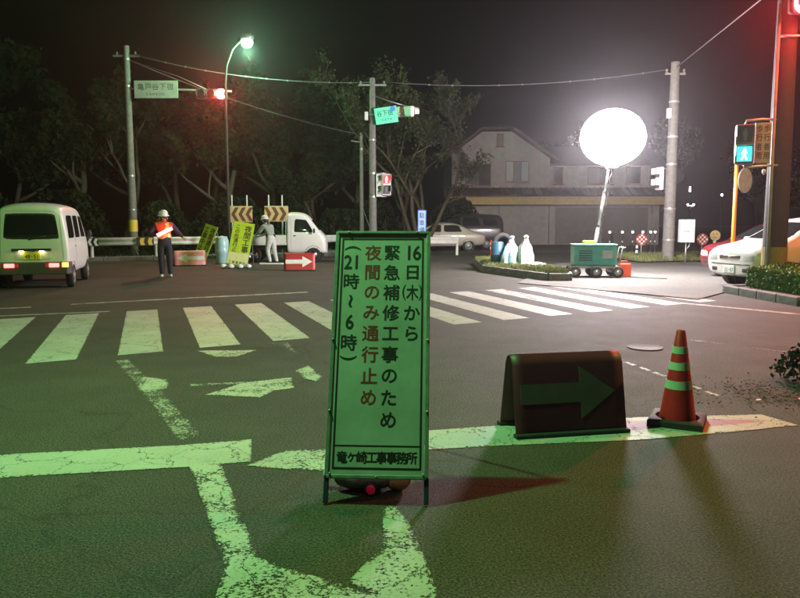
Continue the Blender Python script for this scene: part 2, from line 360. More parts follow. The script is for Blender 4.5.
# pale paved forecourt to the right, island, verge
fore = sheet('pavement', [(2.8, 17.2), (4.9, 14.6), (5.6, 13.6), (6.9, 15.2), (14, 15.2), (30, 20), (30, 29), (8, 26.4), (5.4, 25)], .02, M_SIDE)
b = B(); kp = [(2.45, 20.9), (3.65, 17.8), (4.15, 17.75), (4.3, 18.5), (4.0, 21.6), (3.9, 24.8), (2.6, 24.9)]
def kerbed(name, poly, h, wk, top):
    """kerb stones along a polygon, each a part, with soil inside"""
    base = sheet(name, [(x, y) for x, y in poly], h - .03, top)
    n = len(poly)
    for i in range(n):
        p, q = Vector((*poly[i], 0)), Vector((*poly[(i + 1) % n], 0)); d = q - p; L = d.length; k = max(1, round(L / .6)); a = math.atan2(d.y, d.x)
        for j in range(k):
            c = p + d * ((j + .5) / k); bb = B(); bb.box((0, 0, 0), (L / k - .012, wk, h + .05)); s = bb.build('kerb_stone', M_KERB, base, bevel=.02)
            s.location = (c.x, c.y, h / 2 - .025); s.rotation_euler = (0, 0, a)
    return base
isl = kerbed('traffic_island', kp, .2, .14, M_DIRT)
verge = sheet('verge', [(8.3, 25.2), (14, 27), (20, 28.5), (20, 33), (8, 30)], .06, M_DIRT)
hk = kerbed('hedge_bed', [(6.75, 15.0), (7.0, 12.6), (8.2, 11.4), (12, 11.2), (12, 15.6), (8, 15.4)], .16, .15, M_DIRT)
lk_ = kerbed('roadside_kerb', [(-24, 24.9), (-11.4, 26.35), (-3, 30.4), (-1.5, 33), (-3.2, 33.4), (-12, 27.8), (-24, 26.3)], .14, .16, M_CONC)
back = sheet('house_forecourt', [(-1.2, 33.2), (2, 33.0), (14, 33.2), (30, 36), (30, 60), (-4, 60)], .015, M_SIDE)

# ------------------------------------------------------------------ poles, wires, signals, lamps
def band(par, z, r, m=M_STEEL):
    b = B(); b.lathe([(r, z - .03), (r + .012, z - .03), (r + .012, z + .03), (r, z + .03)], 18); b.build('pole_band', m, par)
def pole(name, label, loc, h, r0, r1, m, bands=(), cat='pole', lean=(0, 0)):
    t = thing(name, label, cat, loc)
    b = B(); b.tube([(lean[0] * k, lean[1] * k, -.1 + (h + .1) * k) for k in (0, .3, .65, 1)], [r0 + (r1 - r0) * k for k in (0, .3, .65, 1)], 20); b.build('shaft', m, t, 40)
    for z in bands: band(t, z, r0 + (r1 - r0) * z / h)
    return t
def signal3(par, c, yaw, lit=None, body=M_STEEL, right_red=True, lamp=None):
    """horizontal three-lens signal; local front is -y before yaw"""
    rot = Euler((0, 0, yaw)).to_matrix(); c = Vector(c)
    b = B(); b.box((0, 0, 0), (1.2, .16, .38)); h = b.build('signal_housing', body, par, bevel=.06, seg=3); h.location = c; h.rotation_euler = (0, 0, yaw)
    for i, (nm, col) in enumerate((('green', (.01, .06, .05)), ('amber', (.1, .05, .01)), ('red', (.12, .01, .01)))):
        x = (-.37, 0, .37)[i] * (1 if right_red else -1)
        m = (lamp or M_SRED) if lit == nm else mat('unlit_' + nm + '_lens', col, .25, var=0)
        b = B(); b.lathe([(.185, 0), (.175, .04), (.11, .08), (.0005, .095)], 20, (x, -.08, 0), Euler((R(90), 0, 0)).to_matrix()); b.build('lens', m, h, True)
        b = B(); vs = []; n = 14
        for k in range(n + 1):
            a = R(-30) + R(240) * k / n
            for dy, rr in ((-.08, .165), (-.30, .16)): vs.append((x + rr * math.cos(a), dy, rr * math.sin(a)))
        b.add(vs, [(2 * k, 2 * k + 2, 2 * k + 3, 2 * k + 1) for k in range(n)]); v = b.build('visor', body, h, True)
        s = v.modifiers.new('solid', 'SOLIDIFY'); s.thickness = .008
    return h
def figure_glyph(b, M, s, walk, m=None):
    """pedestrian pictogram"""
    b.prism([(s * .09 * math.cos(a * .7854), s * (.36 + .09 * math.sin(a * .7854))) for a in range(8)], .004, M, m)
    if walk: P = [(-.11, .25), (.1, .25), (.2, .02), (.15, 0), (.08, .14), (.07, -.05), (.22, -.42), (.12, -.45), (0, -.14), (-.14, -.45), (-.24, -.42), (-.08, -.05), (-.08, .14), (-.17, -.02), (-.22, .02)]
    else: P = [(-.15, .25), (.15, .25), (.18, -.08), (.11, -.08), (.1, -.45), (.015, -.45), (0, -.1), (-.015, -.45), (-.1, -.45), (-.11, -.08), (-.18, -.08)]
    b.prism([(x * s, y * s) for x, y in P], .004, M, m)
def ped_signal(par, c, yaw, lit, body):
    b = B(); b.box((0, 0, 0), (.36, .16, .80)); h = b.build('signal_housing', body, par, bevel=.05, seg=3); h.location = c; h.rotation_euler = (0, 0, yaw)
    for z, nm in ((.19, 'red'), (-.19, 'green')):
        on = lit == nm
        b = B(); b.box((0, -.083, z), (.27, .012, .29)); b.build('lens', (M_SCYANB if nm == 'green' else mat('lit_red_ped_glass', (.1, .01, .01), .3, var=0, emit=(1, .05, .05), es=1.5, sample=False)) if on else mat('unlit_ped_glass', (.03, .025, .03), .3, var=0), h)
        b = B(); figure_glyph(b, MX((0, -.09, z), (R(90), 0, 0)), .27, nm == 'green'); b.build('walking_figure' if nm == 'green' else 'standing_figure', (M_SCYAN if nm == 'green' else M_SREDW) if on else mat('unlit_figure', (.12, .1, .1), .5, var=0), h)
        b = B()
        b.box((0, -.16, z + .165), (.31, .16, .012)); b.box((-.155, -.16, z + .06), (.012, .16, .2)); b.box((.155, -.16, z + .06), (.012, .16, .2)); b.build('visor', body, h)
    return h

# left utility pole with signal arm and name board
lp = pole('utility_pole', 'tall concrete utility pole behind the guardrail carrying a name board and red signal', (-10.45, 28.6, 0), 8.1, .17, .11, M_POLEC, (1.9, 3.2, 6.6, 7.6))
b = B(); b.lathe([(.168, 1.05), (.172, 1.05), (.172, 1.5), (.168, 1.5)], 18); b.build('yellow_band', M_YEL, lp)
b = B(); b.tube([(0, -.05, 6.5), (1.5, -.05, 6.48), (4.0, -.05, 6.4)], .04, 10); b.tube([(0, 0, 7.6), (2, -.03, 6.95), (3.1, -.05, 6.45)], .012, 6); b.build('signal_arm', M_STEEL, lp, True)
b = B(); b.box((0, 0, 0), (1.68, .03, .66)); nb = b.build('name_board', mat('dull_name_board', (.34, .34, .29), .6, var=.2, scale=3), lp, bevel=.02); nb.location = (1.13, -.13, 6.46)
b = B(); MM = MX((0, -.017, 0), (R(90), 0, 0))
for i, ch in enumerate('亀戸谷下宿'): put(b, ch, MM, -.58 + i * .28, .1, .27, .27, m=M_INK)
for i, ch in enumerate('KAMEDO'): put(b, ch, MM, -.33 + i * .12, -.18, .14, .14)
b.build('lettering', mat('faded_ink', (.08, .09, .07), .7, var=0), nb)
signal3(lp, (3.25, -.14, 6.28), R(2), 'red', mat('dark_signal_grey', (.06, .06, .06), .6, var=.2))
b = B()
for s in (-1, 1): b.lathe([(.02, 0), (.05, .02), (.03, .05), (.05, .07), (.03, .1), (.02, .14)], 12, (.35 * s, -.02, 7.75))
b.box((0, -.02, 7.72), (1.0, .08, .07)); b.build('cross_arm', M_STEEL, lp)

# tall thin mercury lamp pole
def street_lamp(name, label, base, h, reach, yaw, glass, power, col, pole_m, r=.06, rad=.12):
    t = thing(name, label, 'street lamp', base, yaw)
    pts = [(0, 0, -.05), (0, 0, h * .5), (0, 0, h * .8)] + [(reach * (1 - math.cos(a)), 0, h * .8 + (h * .2) * math.sin(a)) for a in (R(25), R(50), R(75), R(90))]
    k = len(pts); b = B(); b.tube(pts, [r * 1.4, r, r * .8] + [r * .55] * (k - 3), 12); b.build('shaft', pole_m, t, True)
    b = B(); b.lathe([(.16, 0), (.2, .03), (.2, .12), (.12, .2), (.0005, .22)], 20, (reach, 0, h - .02), sx=1.3); b.build('lamp_head', M_STEEL, t, True)
    b = B(); b.ell((reach, 0, h - .12), (.23, .21, .2), 18, 12); b.build('lamp_glass', glass, t, True)
    ld = bpy.data.lights.new('lamp_light', 'POINT'); ld.energy = power; ld.color = col; ld.shadow_soft_size = rad
    lo = bpy.data.objects.new('lamp_light', ld); C.objects.link(lo); lo.parent = t; lo.location = (reach, 0, h - .46)
    return t
street_lamp('street_lamp', 'thin lamp pole with a bright green mercury lamp above the chevron boards', (-6.35, 27.1, 0), 8.0, .82, 0, M_MERC, P_FAR, (.4, 1, .55), mat('dark_lamp_pole', (.05, .05, .045), .7), .05)
street_lamp('street_lamp', 'green mercury street lamp beside the stop line, left of the notice board', (-5.7, 4.7, 0), 6.6, 3.25, R(5), M_MERC, P_NEAR, (.29, 1, .30), M_POLEC, .08, .1)
street_lamp('street_lamp', 'amber sodium street lamp at the roadside behind the hedge bed', (14.2, 9.6, 0), 7.5, 2.6, R(178), M_SODL, P_SOD, (1, .52, .14), M_POLEC, .08, .1)

# centre pole with name sign, side-on signal and red walk signal
cp = pole('signal_pole', 'concrete signal pole in front of the tree with green name sign and red walk signal', (-1.0, 27, 0), 6.6, .15, .10, M_POLEC, (2.35, 3.2, 4.4, 5.3))
b = B(); b.tube([(0, 0, 6.0), (.6, -.05, 5.78), (1.4, -.1, 5.55)], .022, 8); b.tube([(0, 0, 5.1), (.8, -.06, 5.3), (1.55, -.1, 5.42)], .03, 8); b.build('signal_arm', M_STEEL, cp, True)
b = B(); b.box((0, 0, 0), (.82, .03, .58)); nb = b.build('name_sign', mat('glowing_green_sign', (.1, .62, .36), .5, var=.12, emit=(.05, .7, .35), es=.35, sample=False), cp, bevel=.01); nb.location = (.5, -.2, 5.26); nb.rotation_euler = (0, R(-9), R(8))  # sign sheet is given a weak green glow of its own
b = B(); MM = MX((0, -.017, 0), (R(90), 0, 0))
for i, ch in enumerate('谷下宿'): put(b, ch, MM, -.24 + i * .2, .08, .2, .22)
for i, ch in enumerate('YATA'): put(b, ch, MM, -.15 + i * .1, -.16, .12, .12)
b.build('lettering', mat('dark_green_ink', (.01, .12, .07), .6, var=0), nb)
b = B(); b.prism([(.1 * math.cos(a * R(30)), .1 * math.sin(a * R(30))) for a in range(12)], .006, MX((.27, -.017, .19), (R(90), 0, 0))); b.build('blue_roundel', M_BLUE, nb)
h = signal3(cp, (1.18, -.1, 5.4), R(62), None, M_WHITED); h.rotation_euler = (0, R(-6), R(118))
ped_signal(cp, (.49, -.12, 2.78), R(10), 'red', mat('pale_signal_grey', (.5, .48, .48), .5, var=.15))
b = B(); b.box((0, 0, 0), (.22, .04, .82)); pb = b.build('notice_plate', M_WHITED, cp, bevel=.01); pb.location = (.24, -.16, 2.76)
b = B(); MM = MX((0, -.022, 0), (R(90), 0, 0))
for i, ch in enumerate('歩行者専'): put(b, ch, MM, 0, .28 - i * .18, .16, .16)
b.build('lettering', M_INK, pb)
b = B()
for z in (2.35, 3.2): B().tube([(0, -.1, z), (.5, -.12, z)], .018, 8).build('bracket', M_STEEL, cp, True)
b = B(); b.box((-.22, -.05, 5.25), (.12, .12, .3)); b.build('junction_box', M_WHITED, cp, bevel=.015)
b = B(); b.box((0, -.02, 6.35), (1.0, .07, .06))
for s in (-.42, .42): b.lathe([(.02, 6.38), (.045, 6.4), (.03, 6.43), (.045, 6.46), (.02, 6.5)], 10, (s, -.02, 0))
b.build('cross_arm', M_STEEL, cp)

t = pole('utility_pole', 'slim bare pole standing behind the signal pole at the wood edge', (-1.7, 32.5, 0), 5.3, .1, .07, M_POLEC, (4.6,))
b = B(); b.tube([(0, 0, 4.9), (-.45, -.05, 4.95)], .025, 8); b.tube([(0, 0, 2.2), (.75, -.3, 0)], .01, 6); b.build('stay', M_STEEL, t, True)

# right concrete pole with walk signal seen from the side and a control box
rp = pole('utility_pole', 'pale concrete utility pole beside the lighting trolley with a white control box', (9.58, 26, 0), 6.95, .21, .15, M_POLEC, (.8, 1.9, 3.45, 4.4, 5.6))
ped_signal(rp, (-.42, -.05, 2.95), R(-78), None, M_WHITED)
b = B()
for z in (2.6, 3.3): B().tube([(0, 0, z), (-.42, -.05, z)], .02, 8).build('bracket', M_STEEL, rp, True)
b = B(); b.box((-.2, -.1, 5.2), (.14, .14, .34)); b.build('junction_box', M_WHITED, rp, bevel=.015)
b = B(); b.box((0, -.02, 6.55), (.7, .07, .06))
for s in (-.3, .3): b.lathe([(.02, 6.58), (.05, 6.6), (.03, 6.64), (.05, 6.68), (.02, 6.72)], 10, (s, -.02, 0))
b.build('cross_arm', M_STEEL, rp)
t = thing('control_box', 'white metal control box on a thin stand beside the concrete pole', 'control box', (10.05, 25.6, 0))
b = B(); b.box((0, 0, 1.12), (.5, .26, .8)); b.build('cabinet', M_WHITEP, t, bevel=.02)
b = B(); b.tube([(.0, 0, 0), (.0, 0, .72)], .03, 10); b.tube([(.0, 0, .45), (.1, 0, .58), (.14, 0, .72)], .02, 8); b.build('stand', M_STEEL, t, True)
b = B(); b.box((-.03, -.135, 1.1), (.2, .008, .07)); b.build('label_plate', mat('grey_plate', (.4, .4, .4), .5), t)

# wires
def wire(label, pts, r=.012, clips=0, sag=.0, group=None):
    t = thing('overhead_wire', label, 'wire', pts[0], 0, group); o = Vector(pts[0]); P = []
    for i in range(len(pts) - 1):
        a, c = Vector(pts[i]), Vector(pts[i + 1])
        for k in range(12): s = k / 12; P.append(a + (c - a) * s - o - Vector((0, 0, sag * 4 * s * (1 - s))))
    P.append(Vector(pts[-1]) - o); b = B(); b.tube(P, r, 6); b.build('cable', mat('grey_cable', (.1, .1, .1), .7), t, True)
    for k in range(clips):
        p = P[int((k + .5) / clips * (len(P) - 1))]; b = B(); b.ell(p, (.035, .03, .035), 8, 6); b.build('cable_clip', M_POLEC, t, True)
wire('long overhead cable with pale clips strung from the left pole to the signal pole', [(-10.45, 28.58, 7.85), (-1.0, 26.98, 6.45)], .016, 9, .35)
wire('upper overhead cable running from signal pole to pale concrete pole', [(-.6, 26.98, 6.46), (9.3, 25.98, 6.7)], .014, 8, .3)
wire('slack cable slanting from the left pole towards the wood', [(-10.2, 28.5, 7.5), (-1.7, 32.4, 5.2)], .012, 0, .25)
wire('overhead cable climbing from the concrete pole out over the road', [(9.58, 25.98, 6.75), (9.0, 12.0, 7.6), (8.4, 3, 8.2)], .018, 0, .0)

# dark signal mast by the hedge
dp = pole('signal_mast', 'dark brown steel signal mast standing in the hedge bed with lit cyan walk signal', (7.72, 15.0, 0), 8.0, .24, .17, M_DSTEEL, (), 'signal mast')
b = B(); b.lathe([(.238, .55), (.245, .55), (.245, .95), (.238, .95)], 20); b.build('yellow_band', mat('dull_yellow_band', (.16, .12, .02), .6), dp)
b = B(); b.tube([(-.2, -.16, 0), (-.24, -.18, 2.5), (-.26, -.2, 5.7)], .032, 10); b.build('conduit', mat('dull_conduit', (.2, .19, .18), .6, .2), dp, True)
b = B(); b.tube([(-.2, -.15, 3.5), (-.5, -.2, 3.5), (-.8, -.2, 3.47), (-.82, -.2, 3.38)], .025, 8); b.build('bracket', M_STEEL, dp, True); b = B(); b.tube([(-.0, -.15, 2.6), (-.5, -.2, 2.58), (-.8, -.2, 2.55), (-.82, -.2, 2.62)], .025, 8); b.build('bracket', M_STEEL, dp, True); b = B()
b.tube([(-.24, -.2, 5.1), (.0, -.22, 5.1), (.5, -.2, 5.12)], .025, 8); b.build('bracket', M_STEEL, dp, True)
ped_signal(dp, (-.82, -.2, 3.0), R(-22), 'green', mat('dark_signal_housing', (.09, .08, .085), .5, var=.15))
b = B(); b.box((0, 0, 0), (.3, .05, .8)); pb = b.build('notice_plate', mat('dull_notice_plate', (.23, .21, .19), .6, var=.2), dp, bevel=.012); pb.location = (-.46, -.2, 3.03); pb.rotation_euler = (0, 0, R(-12))
b = B(); MM = MX((0, -.027, 0), (R(90), 0, 0))
for c in range(2):
    for i, ch in enumerate('歩行者用'): put(b, ch, MM, -.07 + c * .14, .29 - i * .18, .12, .15)
b.build('lettering', M_INK, pb)
b = B(); b.ell((-.42, -.24, 2.46), (.04, .04, .06), 10, 8); b.build('push_button', M_STEEL, dp, True)
signal3(dp, (.33, -.42, 5.62), R(12), 'red', M_DSTEEL, False, M_SRED2)

# orange post with round plate
t = thing('sign_post', 'orange post with a round grey plate behind the parked cars', 'sign post', (8.32, 18.2, 0))
b = B(); b.cyl((0, 0, 0), (0, 0, 2.95), .05, .045); b.build('post', M_ORANGE, t, True)
b = B(); b.lathe([(.0005, 0), (.3, 0), (.31, .01), (.3, .03), (.0005, .035)], 26, (.18, -.06, 2.47), Euler((R(90), 0, R(35))).to_matrix()); b.build('round_plate', mat('grey_plate_back', (.3, .28, .27), .6), t, 40)

# ------------------------------------------------------------------ the notice board (front) and its ballast
sg = thing('notice_board', 'tall white standing notice board with Japanese road closure text in black and red', 'notice board', (-.13, 3.69, 0), R(-3))
lean = R(-23.3); WB = .535
Ms = MX((0, 0, 0), (R(90) + lean, 0, 0))       # local x = across, y = up the slope, z = out of the face (towards -y)
def sp(x, s, o=0): return Ms @ Vector((x, s, o))
def sbox(b, x0, x1, s0, s1, o0, o1, m=None): b.box(sp((x0 + x1) / 2, (s0 + s1) / 2, (o0 + o1) / 2), (x1 - x0, s1 - s0, o1 - o0), Ms.to_3x3(), m)
b = B(); sbox(b, -WB / 2 + .012, WB / 2 - .012, .155, 1.54, -.004, .004); b.build('board', M_SIGN, sg)
M_FRAME = mat('angle_steel_frame', (.3, .34, .31), .5, .3, var=.3, scale=15)
b = B()
for s in (-1, 1): sbox(b, s * WB / 2 - .011, s * WB / 2 + .011, .15, 1.555, -.022, .010)
sbox(b, -WB / 2, WB / 2, 1.541, 1.558, -.022, .012); sbox(b, -WB / 2, WB / 2, .14, .16, -.022, .012); b.build('frame', M_FRAME, sg, bevel=.003)
for s in (-1, 1):
    b = B(); sbox(b, s * WB / 2 - .013, s * WB / 2 + .013, 0.012, .15, -.024, .003); b.build('leg', M_NAVY, sg, bevel=.003)
    top = sp(s * (WB / 2 - .03), 1.5, -.03); b = B(); b.tube([top, (s * (WB / 2 - .03), top.y + .42, .012)], .011, 8); b.build('leg', M_NAVY, sg, True)
b = B(); b.tube([(-WB / 2 + .03, .78, .5), (WB / 2 - .03, .78, .5)], .008, 6); b.tube([(0, .2, .47), (0, .78, .5)], .006, 6); b.build('stay', M_NAVY, sg, True)
b = B(); I = WB / 2 - .033
for x in (-I, I): sbox(b, x - .0055, x + .0055, .188, 1.515, .0040, .0046)
for s, ww in ((.1935, .0055), (1.5095, .0055), (.313, .004)): sbox(b, -I, I, s - ww, s + ww, .0040, .0047)
b.build('printed_border', M_INK, sg)
for x, s in ((-.25, .165), (.25, .165), (0, .15), (-.267, .9), (.267, .9), (.267, .5), (-.267, .5), (-.2, 1.55), (.2, 1.55)):
    b = B(); b.ell(sp(x, s, .012), (.007, .007, .007), 8, 6); b.build('screw', M_STEEL, sg, True)
Mt = Ms @ Matrix.Translation((0, 0, .0044)); bk = B(); rd = B(); bd = B(); bh = B(); bo = B(); cs = .098
col = [(.605 - .5) * WB, (.395 - .5) * WB, (.83 - .5) * WB, (.17 - .5) * WB]
for i, ch in enumerate('緊急補修工事のため'): put(bk, ch, Mt, col[0], 1.424 - i * .1213, cs * 1.0, cs, bold=.028)
for i, ch in enumerate('夜間のみ通行止め'): put(rd, ch, Mt, col[1], 1.424 - i * .1213, cs * 1.0, cs, bold=.028)
put(bd, '1', Mt, col[2] - .022, 1.424, .105, .125, bold=.03); put(bd, '6', Mt, col[2] + .024, 1.424, .105, .125, bold=.03)
put(bd, '日', Mt, col[2], 1.303, cs, cs, bold=.028); put(bd, '木', Mt, col[2], 1.182, cs * .72, cs, bold=.028)
put(bd, '(', Mt, col[2] - .047, 1.182, .08, .1, bold=.012); put(bd, ')', Mt, col[2] + .047, 1.182, .08, .1, bold=.012)
put(bd, 'か', Mt, col[2], 1.06, cs, cs, bold=.028); put(bd, 'ら', Mt, col[2], .94, cs, cs, bold=.028)
c4 = col[3]
put(bh, '(', Mt, c4, 1.452, .1, .1, R(-90), bold=.02)
put(bh, '2', Mt, c4 - .024, 1.366, .1, .12, bold=.03); put(bh, '1', Mt, c4 + .026, 1.366, .1, .12, bold=.03)
put(bh, '時', Mt, c4, 1.248, cs, cs, bold=.028); put(bh, '~', Mt, c4, 1.128, .13, .13, R(90), bold=.02)
put(bh, '6', Mt, c4, 1.005, .1, .12, bold=.03); put(bh, '時', Mt, c4, .885, cs, cs, bold=.028); put(bh, '(', Mt, c4, .796, .1, .1, R(90), bold=.02)
for i, ch in enumerate('竜ヶ崎工事事務所'): put(bo, ch, Mt, -.188 + i * .0537, .252, .062, .068, bold=.034)
for q in (bk, bd, bh, bo): q.build('lettering', M_INK, sg, fix=False)
tag(rd.build('lettering', M_INKR, sg, fix=False), 'red printed line of text')

def sandbag(name, label, loc, size, rz, m, tie=M_POLY, group=None, seed=1, cat='sandbag'):
    nk = min(size) * .5
    random.seed(seed); t = thing(name, label, cat, loc, rz, group)
    b = B(); nu, nv = 20, 12; vs = []
    for i in range(nv + 1):
        a = math.pi * i / nv; x = -math.cos(a)
        for k in range(nu):
            q = 2 * math.pi * k / nu; rr = (math.sin(a) ** .6 if 0 < i < nv else .02) * (1 + random.uniform(-.07, .07))
            z = math.sin(q) * rr
            vs.append((x * size[0] / 2, math.cos(q) * rr * size[1] / 2, size[2] * (.5 + .5 * max(-.98, z))))
    b.add(vs, [(i * nu + k, i * nu + (k + 1) % nu, (i + 1) * nu + (k + 1) % nu, (i + 1) * nu + k) for i in range(nv) for k in range(nu)]); b.build('sack', m, t, True)
    b = B(); b.lathe([(nk * .25, 0), (nk * .2, nk * .3), (nk * .5, nk * .8), (nk * .3, nk)], 8, (size[0] / 2 - nk * .2, 0, size[2] * .5), Euler((0, R(80), 0)).to_matrix()); b.build('tied_neck', tie, t, True)
    return t
sandbag('sandbag', 'dark grey sandbag with a pale tied neck under the notice board', (-.2, 3.95, 0), (.34, .2, .15), R(176), M_BAG, M_POLY, seed=3)
t = sandbag('sandbag', 'orange and white sandbag propped behind the notice board foot', (-.02, 3.93, 0), (.17, .13, .19), R(-8), M_BAGO, M_POLY, seed=5)
t = thing('warning_lamp', 'small red round lamp lying under the notice board', 'lamp', (-.16, 3.84, 0))
b = B(); b.lathe([(.03, 0), (.034, .01), (.034, .03), (.02, .035)], 14, (0, .02, .035), Euler((R(80), 0, 0)).to_matrix()); b.build('base', M_BLACKP, t, True)
b = B(); b.ell((0, 0, .036), (.03, .026, .03), 14, 8); b.build('lens', mat('red_lamp_lens', (.5, .01, .05), .3, var=0, emit=(.7, .01, .06), es=.12, sample=False), t, True)

# ------------------------------------------------------------------ folding arrow boards
def arrow_board(label, loc, rz, wd, ht, dp, red, arrow, right, group):
    t = thing('arrow_board', label, 'arrow board', loc, rz, group)
    prof = [(-dp, .012), (-dp * .97, .04), (-dp * .42, ht - .07), (-dp * .25, ht - .02), (0, ht), (dp * .25, ht - .02), (dp * .42, ht - .07), (dp * .97, .04), (dp, .012)]
    th = .012; b = B(); n = len(prof); vs = []; NX = 10
    for ix in range(NX + 1):
        x = -wd / 2 + wd * ix / NX
        for (y, z) in prof: vs.append((x, y, z))
    b.add(vs, [(i * n + k, (i + 1) * n + k, (i + 1) * n + k + 1, i * n + k + 1) for i in range(NX) for k in range(n - 1)])
    sh = b.build('board', red, t, 35); s = sh.modifiers.new('solid', 'SOLIDIFY'); s.thickness = th; s.offset = -1
    y0, z0 = -dp * .97, .04; y1, z1 = -dp * .42, ht - .07; sl = math.hypot(y1 - y0, z1 - z0); a = math.atan2(z1 - z0, y1 - y0)
    Ma = Matrix.Translation((0, y0, z0)) @ Euler((a, 0, 0)).to_matrix().to_4x4(); hw = wd / 2 * .93; c = sl * .56
    sgn = 1 if right else -1
    P = [(-hw * .95, c - sl * .15), (hw * .2, c - sl * .15), (hw * .2, c - sl * .4), (hw * .88, c), (hw * .2, c + sl * .4), (hw * .2, c + sl * .15), (-hw * .95, c + sl * .15)]
    P = [(x * sgn, y) for x, y in P]
    if sgn < 0: P = P[::-1]
    b = B(); b.prism(P, .004, Ma @ Matrix.Translation((0, 0, .001))); b.build('arrow', arrow, t)
    for s in (-1, 1):
        b = B(); b.box((0, s * dp * 1.02, .016), (wd * 1.03, .07, .03)); b.build('weight_bar', M_BLACK, t, bevel=.01)
    return t
arrow_board('dark red folding board with white arrow, shade put in its colours, standing on the stop line', (1.175, 5.13, 0), R(11.5), .83, .56, .17, M_DRED, M_GREYV, True, 'folding arrow boards')
arrow_board('red folding board coloured pale as if strongly lit, with white left arrow beside the flagger', (-6.95, 24.0, 0), R(24), 1.0, .5, .16, mat('brightened_red_vinyl', (.85, .36, .32), .5, var=.2), M_WHITEV, False, 'folding arrow boards')  # red vinyl paled in colour to look strongly lit
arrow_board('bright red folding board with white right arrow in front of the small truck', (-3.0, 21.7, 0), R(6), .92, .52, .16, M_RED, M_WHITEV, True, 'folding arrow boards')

# ------------------------------------------------------------------ cone
t = thing('traffic_cone', 'red traffic cone with three pale bands in a black rubber base', 'traffic cone', (2.06, 5.27, 0), R(-27))
def rc(z): return .136 - .105 * (z / .70)
b = B(); b.lathe([(.12, .02), (rc(.03), .03), (rc(.3), .3), (rc(.69), .69), (rc(.7) - .006, .7), (rc(.7) - .012, .69), (.01, .68)], 30); b.build('cone', M_CONE, t, 40)
for z0, z1 in ((.27, .33), (.41, .465), (.53, .58)):
    b = B(); b.lathe([(rc(z0), z0), (rc(z0) + .003, z0), (rc(z1) + .003, z1), (rc(z1), z1)], 30); b.build('reflective_band', mat('cone_band', (.45, .52, .44), .4, var=.15, scale=15), t, 40)
b = B(); n = 24; S = .19
def sq(a, s):
    c, d = math.cos(a), math.sin(a); k = s / max(abs(c), abs(d)); return c * k, d * k
rings = []
for r_, z, kind in ((S, 0, 's'), (S, .045, 's'), (S - .015, .055, 's'), (.155, .055, 'c'), (.15, .02, 'c')):
    rings.append([(*(sq(2 * math.pi * i / n + math.pi / 4, r_) if kind == 's' else (r_ * math.cos(2 * math.pi * i / n + math.pi / 4), r_ * math.sin(2 * math.pi * i / n + math.pi / 4))), z) for i in range(n)])
vs = [p for r_ in rings for p in r_]
b.add(vs, [(i * n + k, i * n + (k + 1) % n, (i + 1) * n + (k + 1) % n, (i + 1) * n + k) for i in range(4) for k in range(n)] + [tuple(range(n))[::-1], tuple(range(4 * n, 5 * n))]); b.build('weight_base', M_BLACK, t, 40)

# ------------------------------------------------------------------ guardrails and their reflectors
def guardrail(label, pts, hgt=.72, group=None, beam=.3):
    t = thing('guardrail', label, 'guardrail', (pts[0][0], pts[0][1], 0), 0, group); o = Vector((pts[0][0], pts[0][1], 0))
    prof = [(0, -.5), (.03, -.46), (.055, -.3), (.04, -.18), (.0, -.05), (.0, .05), (.04, .18), (.055, .3), (.03, .46), (0, .5)]
    for i in range(len(pts) - 1):
        p, q = Vector((*pts[i], 0)) - o, Vector((*pts[i + 1], 0)) - o; d = (q - p); L = d.length; a = math.atan2(d.y, d.x); k = max(1, round(L / 2.2))
        b = B(); n = len(prof); vs = []
        for x in (0, L):
            for (oy, oz) in prof: vs.append((x, -oy, hgt - beam / 2 + oz * beam))
        b.add(vs, [(j, n + j, n + j + 1, j + 1) for j in range(n - 1)]); o2 = b.build('beam', M_WHITED, t, True); o2.location = p; o2.rotation_euler = (0, 0, a)
        s = o2.modifiers.new('solid', 'SOLIDIFY'); s.thickness = .012
        for j in range(k + (1 if i == len(pts) - 2 else 0)):
            c = p + d * (j / k) + Vector((-math.sin(a), math.cos(a), 0)) * .08
            b = B(); b.cyl((c.x, c.y, -.05), (c.x, c.y, hgt + .02), .06, .06, 12); b.build('post', M_WHITED, t, 40)
    return t
guardrail('white steel guardrail running along the far kerb behind the flagger', [(-26, 24.9), (-18, 25.8), (-11.3, 26.7), (-7.2, 28.6), (-3.2, 30.9), (-1.9, 33.2)], .86)
guardrail('short pale guardrail in front of the beige parked sedan', [(-.2, 31.2), (2.45, 31.2)], .78)
def chevron_panel(name, label, loc, rz, wd, hh, z, back_m, ink, right, n, group, posts=None, cat='sign'):
    t = thing(name, label, cat, loc, rz, group)
    b = B(); b.box((0, 0, z), (wd, .03, hh)); b.build('panel', back_m, t, bevel=.008)
    Mc = MX((0, -.0165, z), (R(90), 0, 0)); st = wd / (n + .15); s = 1 if right else -1
    for i in range(n):
        x = (-wd / 2 + st * (i + .32)); tk = st * .5; ar = hh * .42
        P = [(x - ar * .45, ar), (x - ar * .45 + tk, ar), (x + ar * .4 + tk * .5, 0), (x - ar * .45 + tk, -ar), (x - ar * .45, -ar), (x + ar * .4 - tk * .5, 0)]
        P = [(px * s, py) for px, py in P]
        if s < 0: P = P[::-1]
        b = B(); b.prism(P, .003, Mc); b.build('chevron', ink, t)
    if posts:
        for x in posts:
            b = B(); b.cyl((x, .04, -.02), (x, .04, z + hh / 2 + .42), .03, .03, 10); b.build('post', M_WHITED, t, 40)
    return t
chevron_panel('reflector_panel', 'black and pale chevron reflector on the guardrail beside the van', (-11.3, 26.5, 0), R(10), .62, .32, .7, M_INK, M_WHITEV, False, 3, None)
chevron_panel('reflector_panel', 'black and yellow chevron reflector on the guardrail beside the flagger', (-9.55, 27.3, 0), R(24), .62, .32, .7, M_INK, M_YEL, False, 2, None)
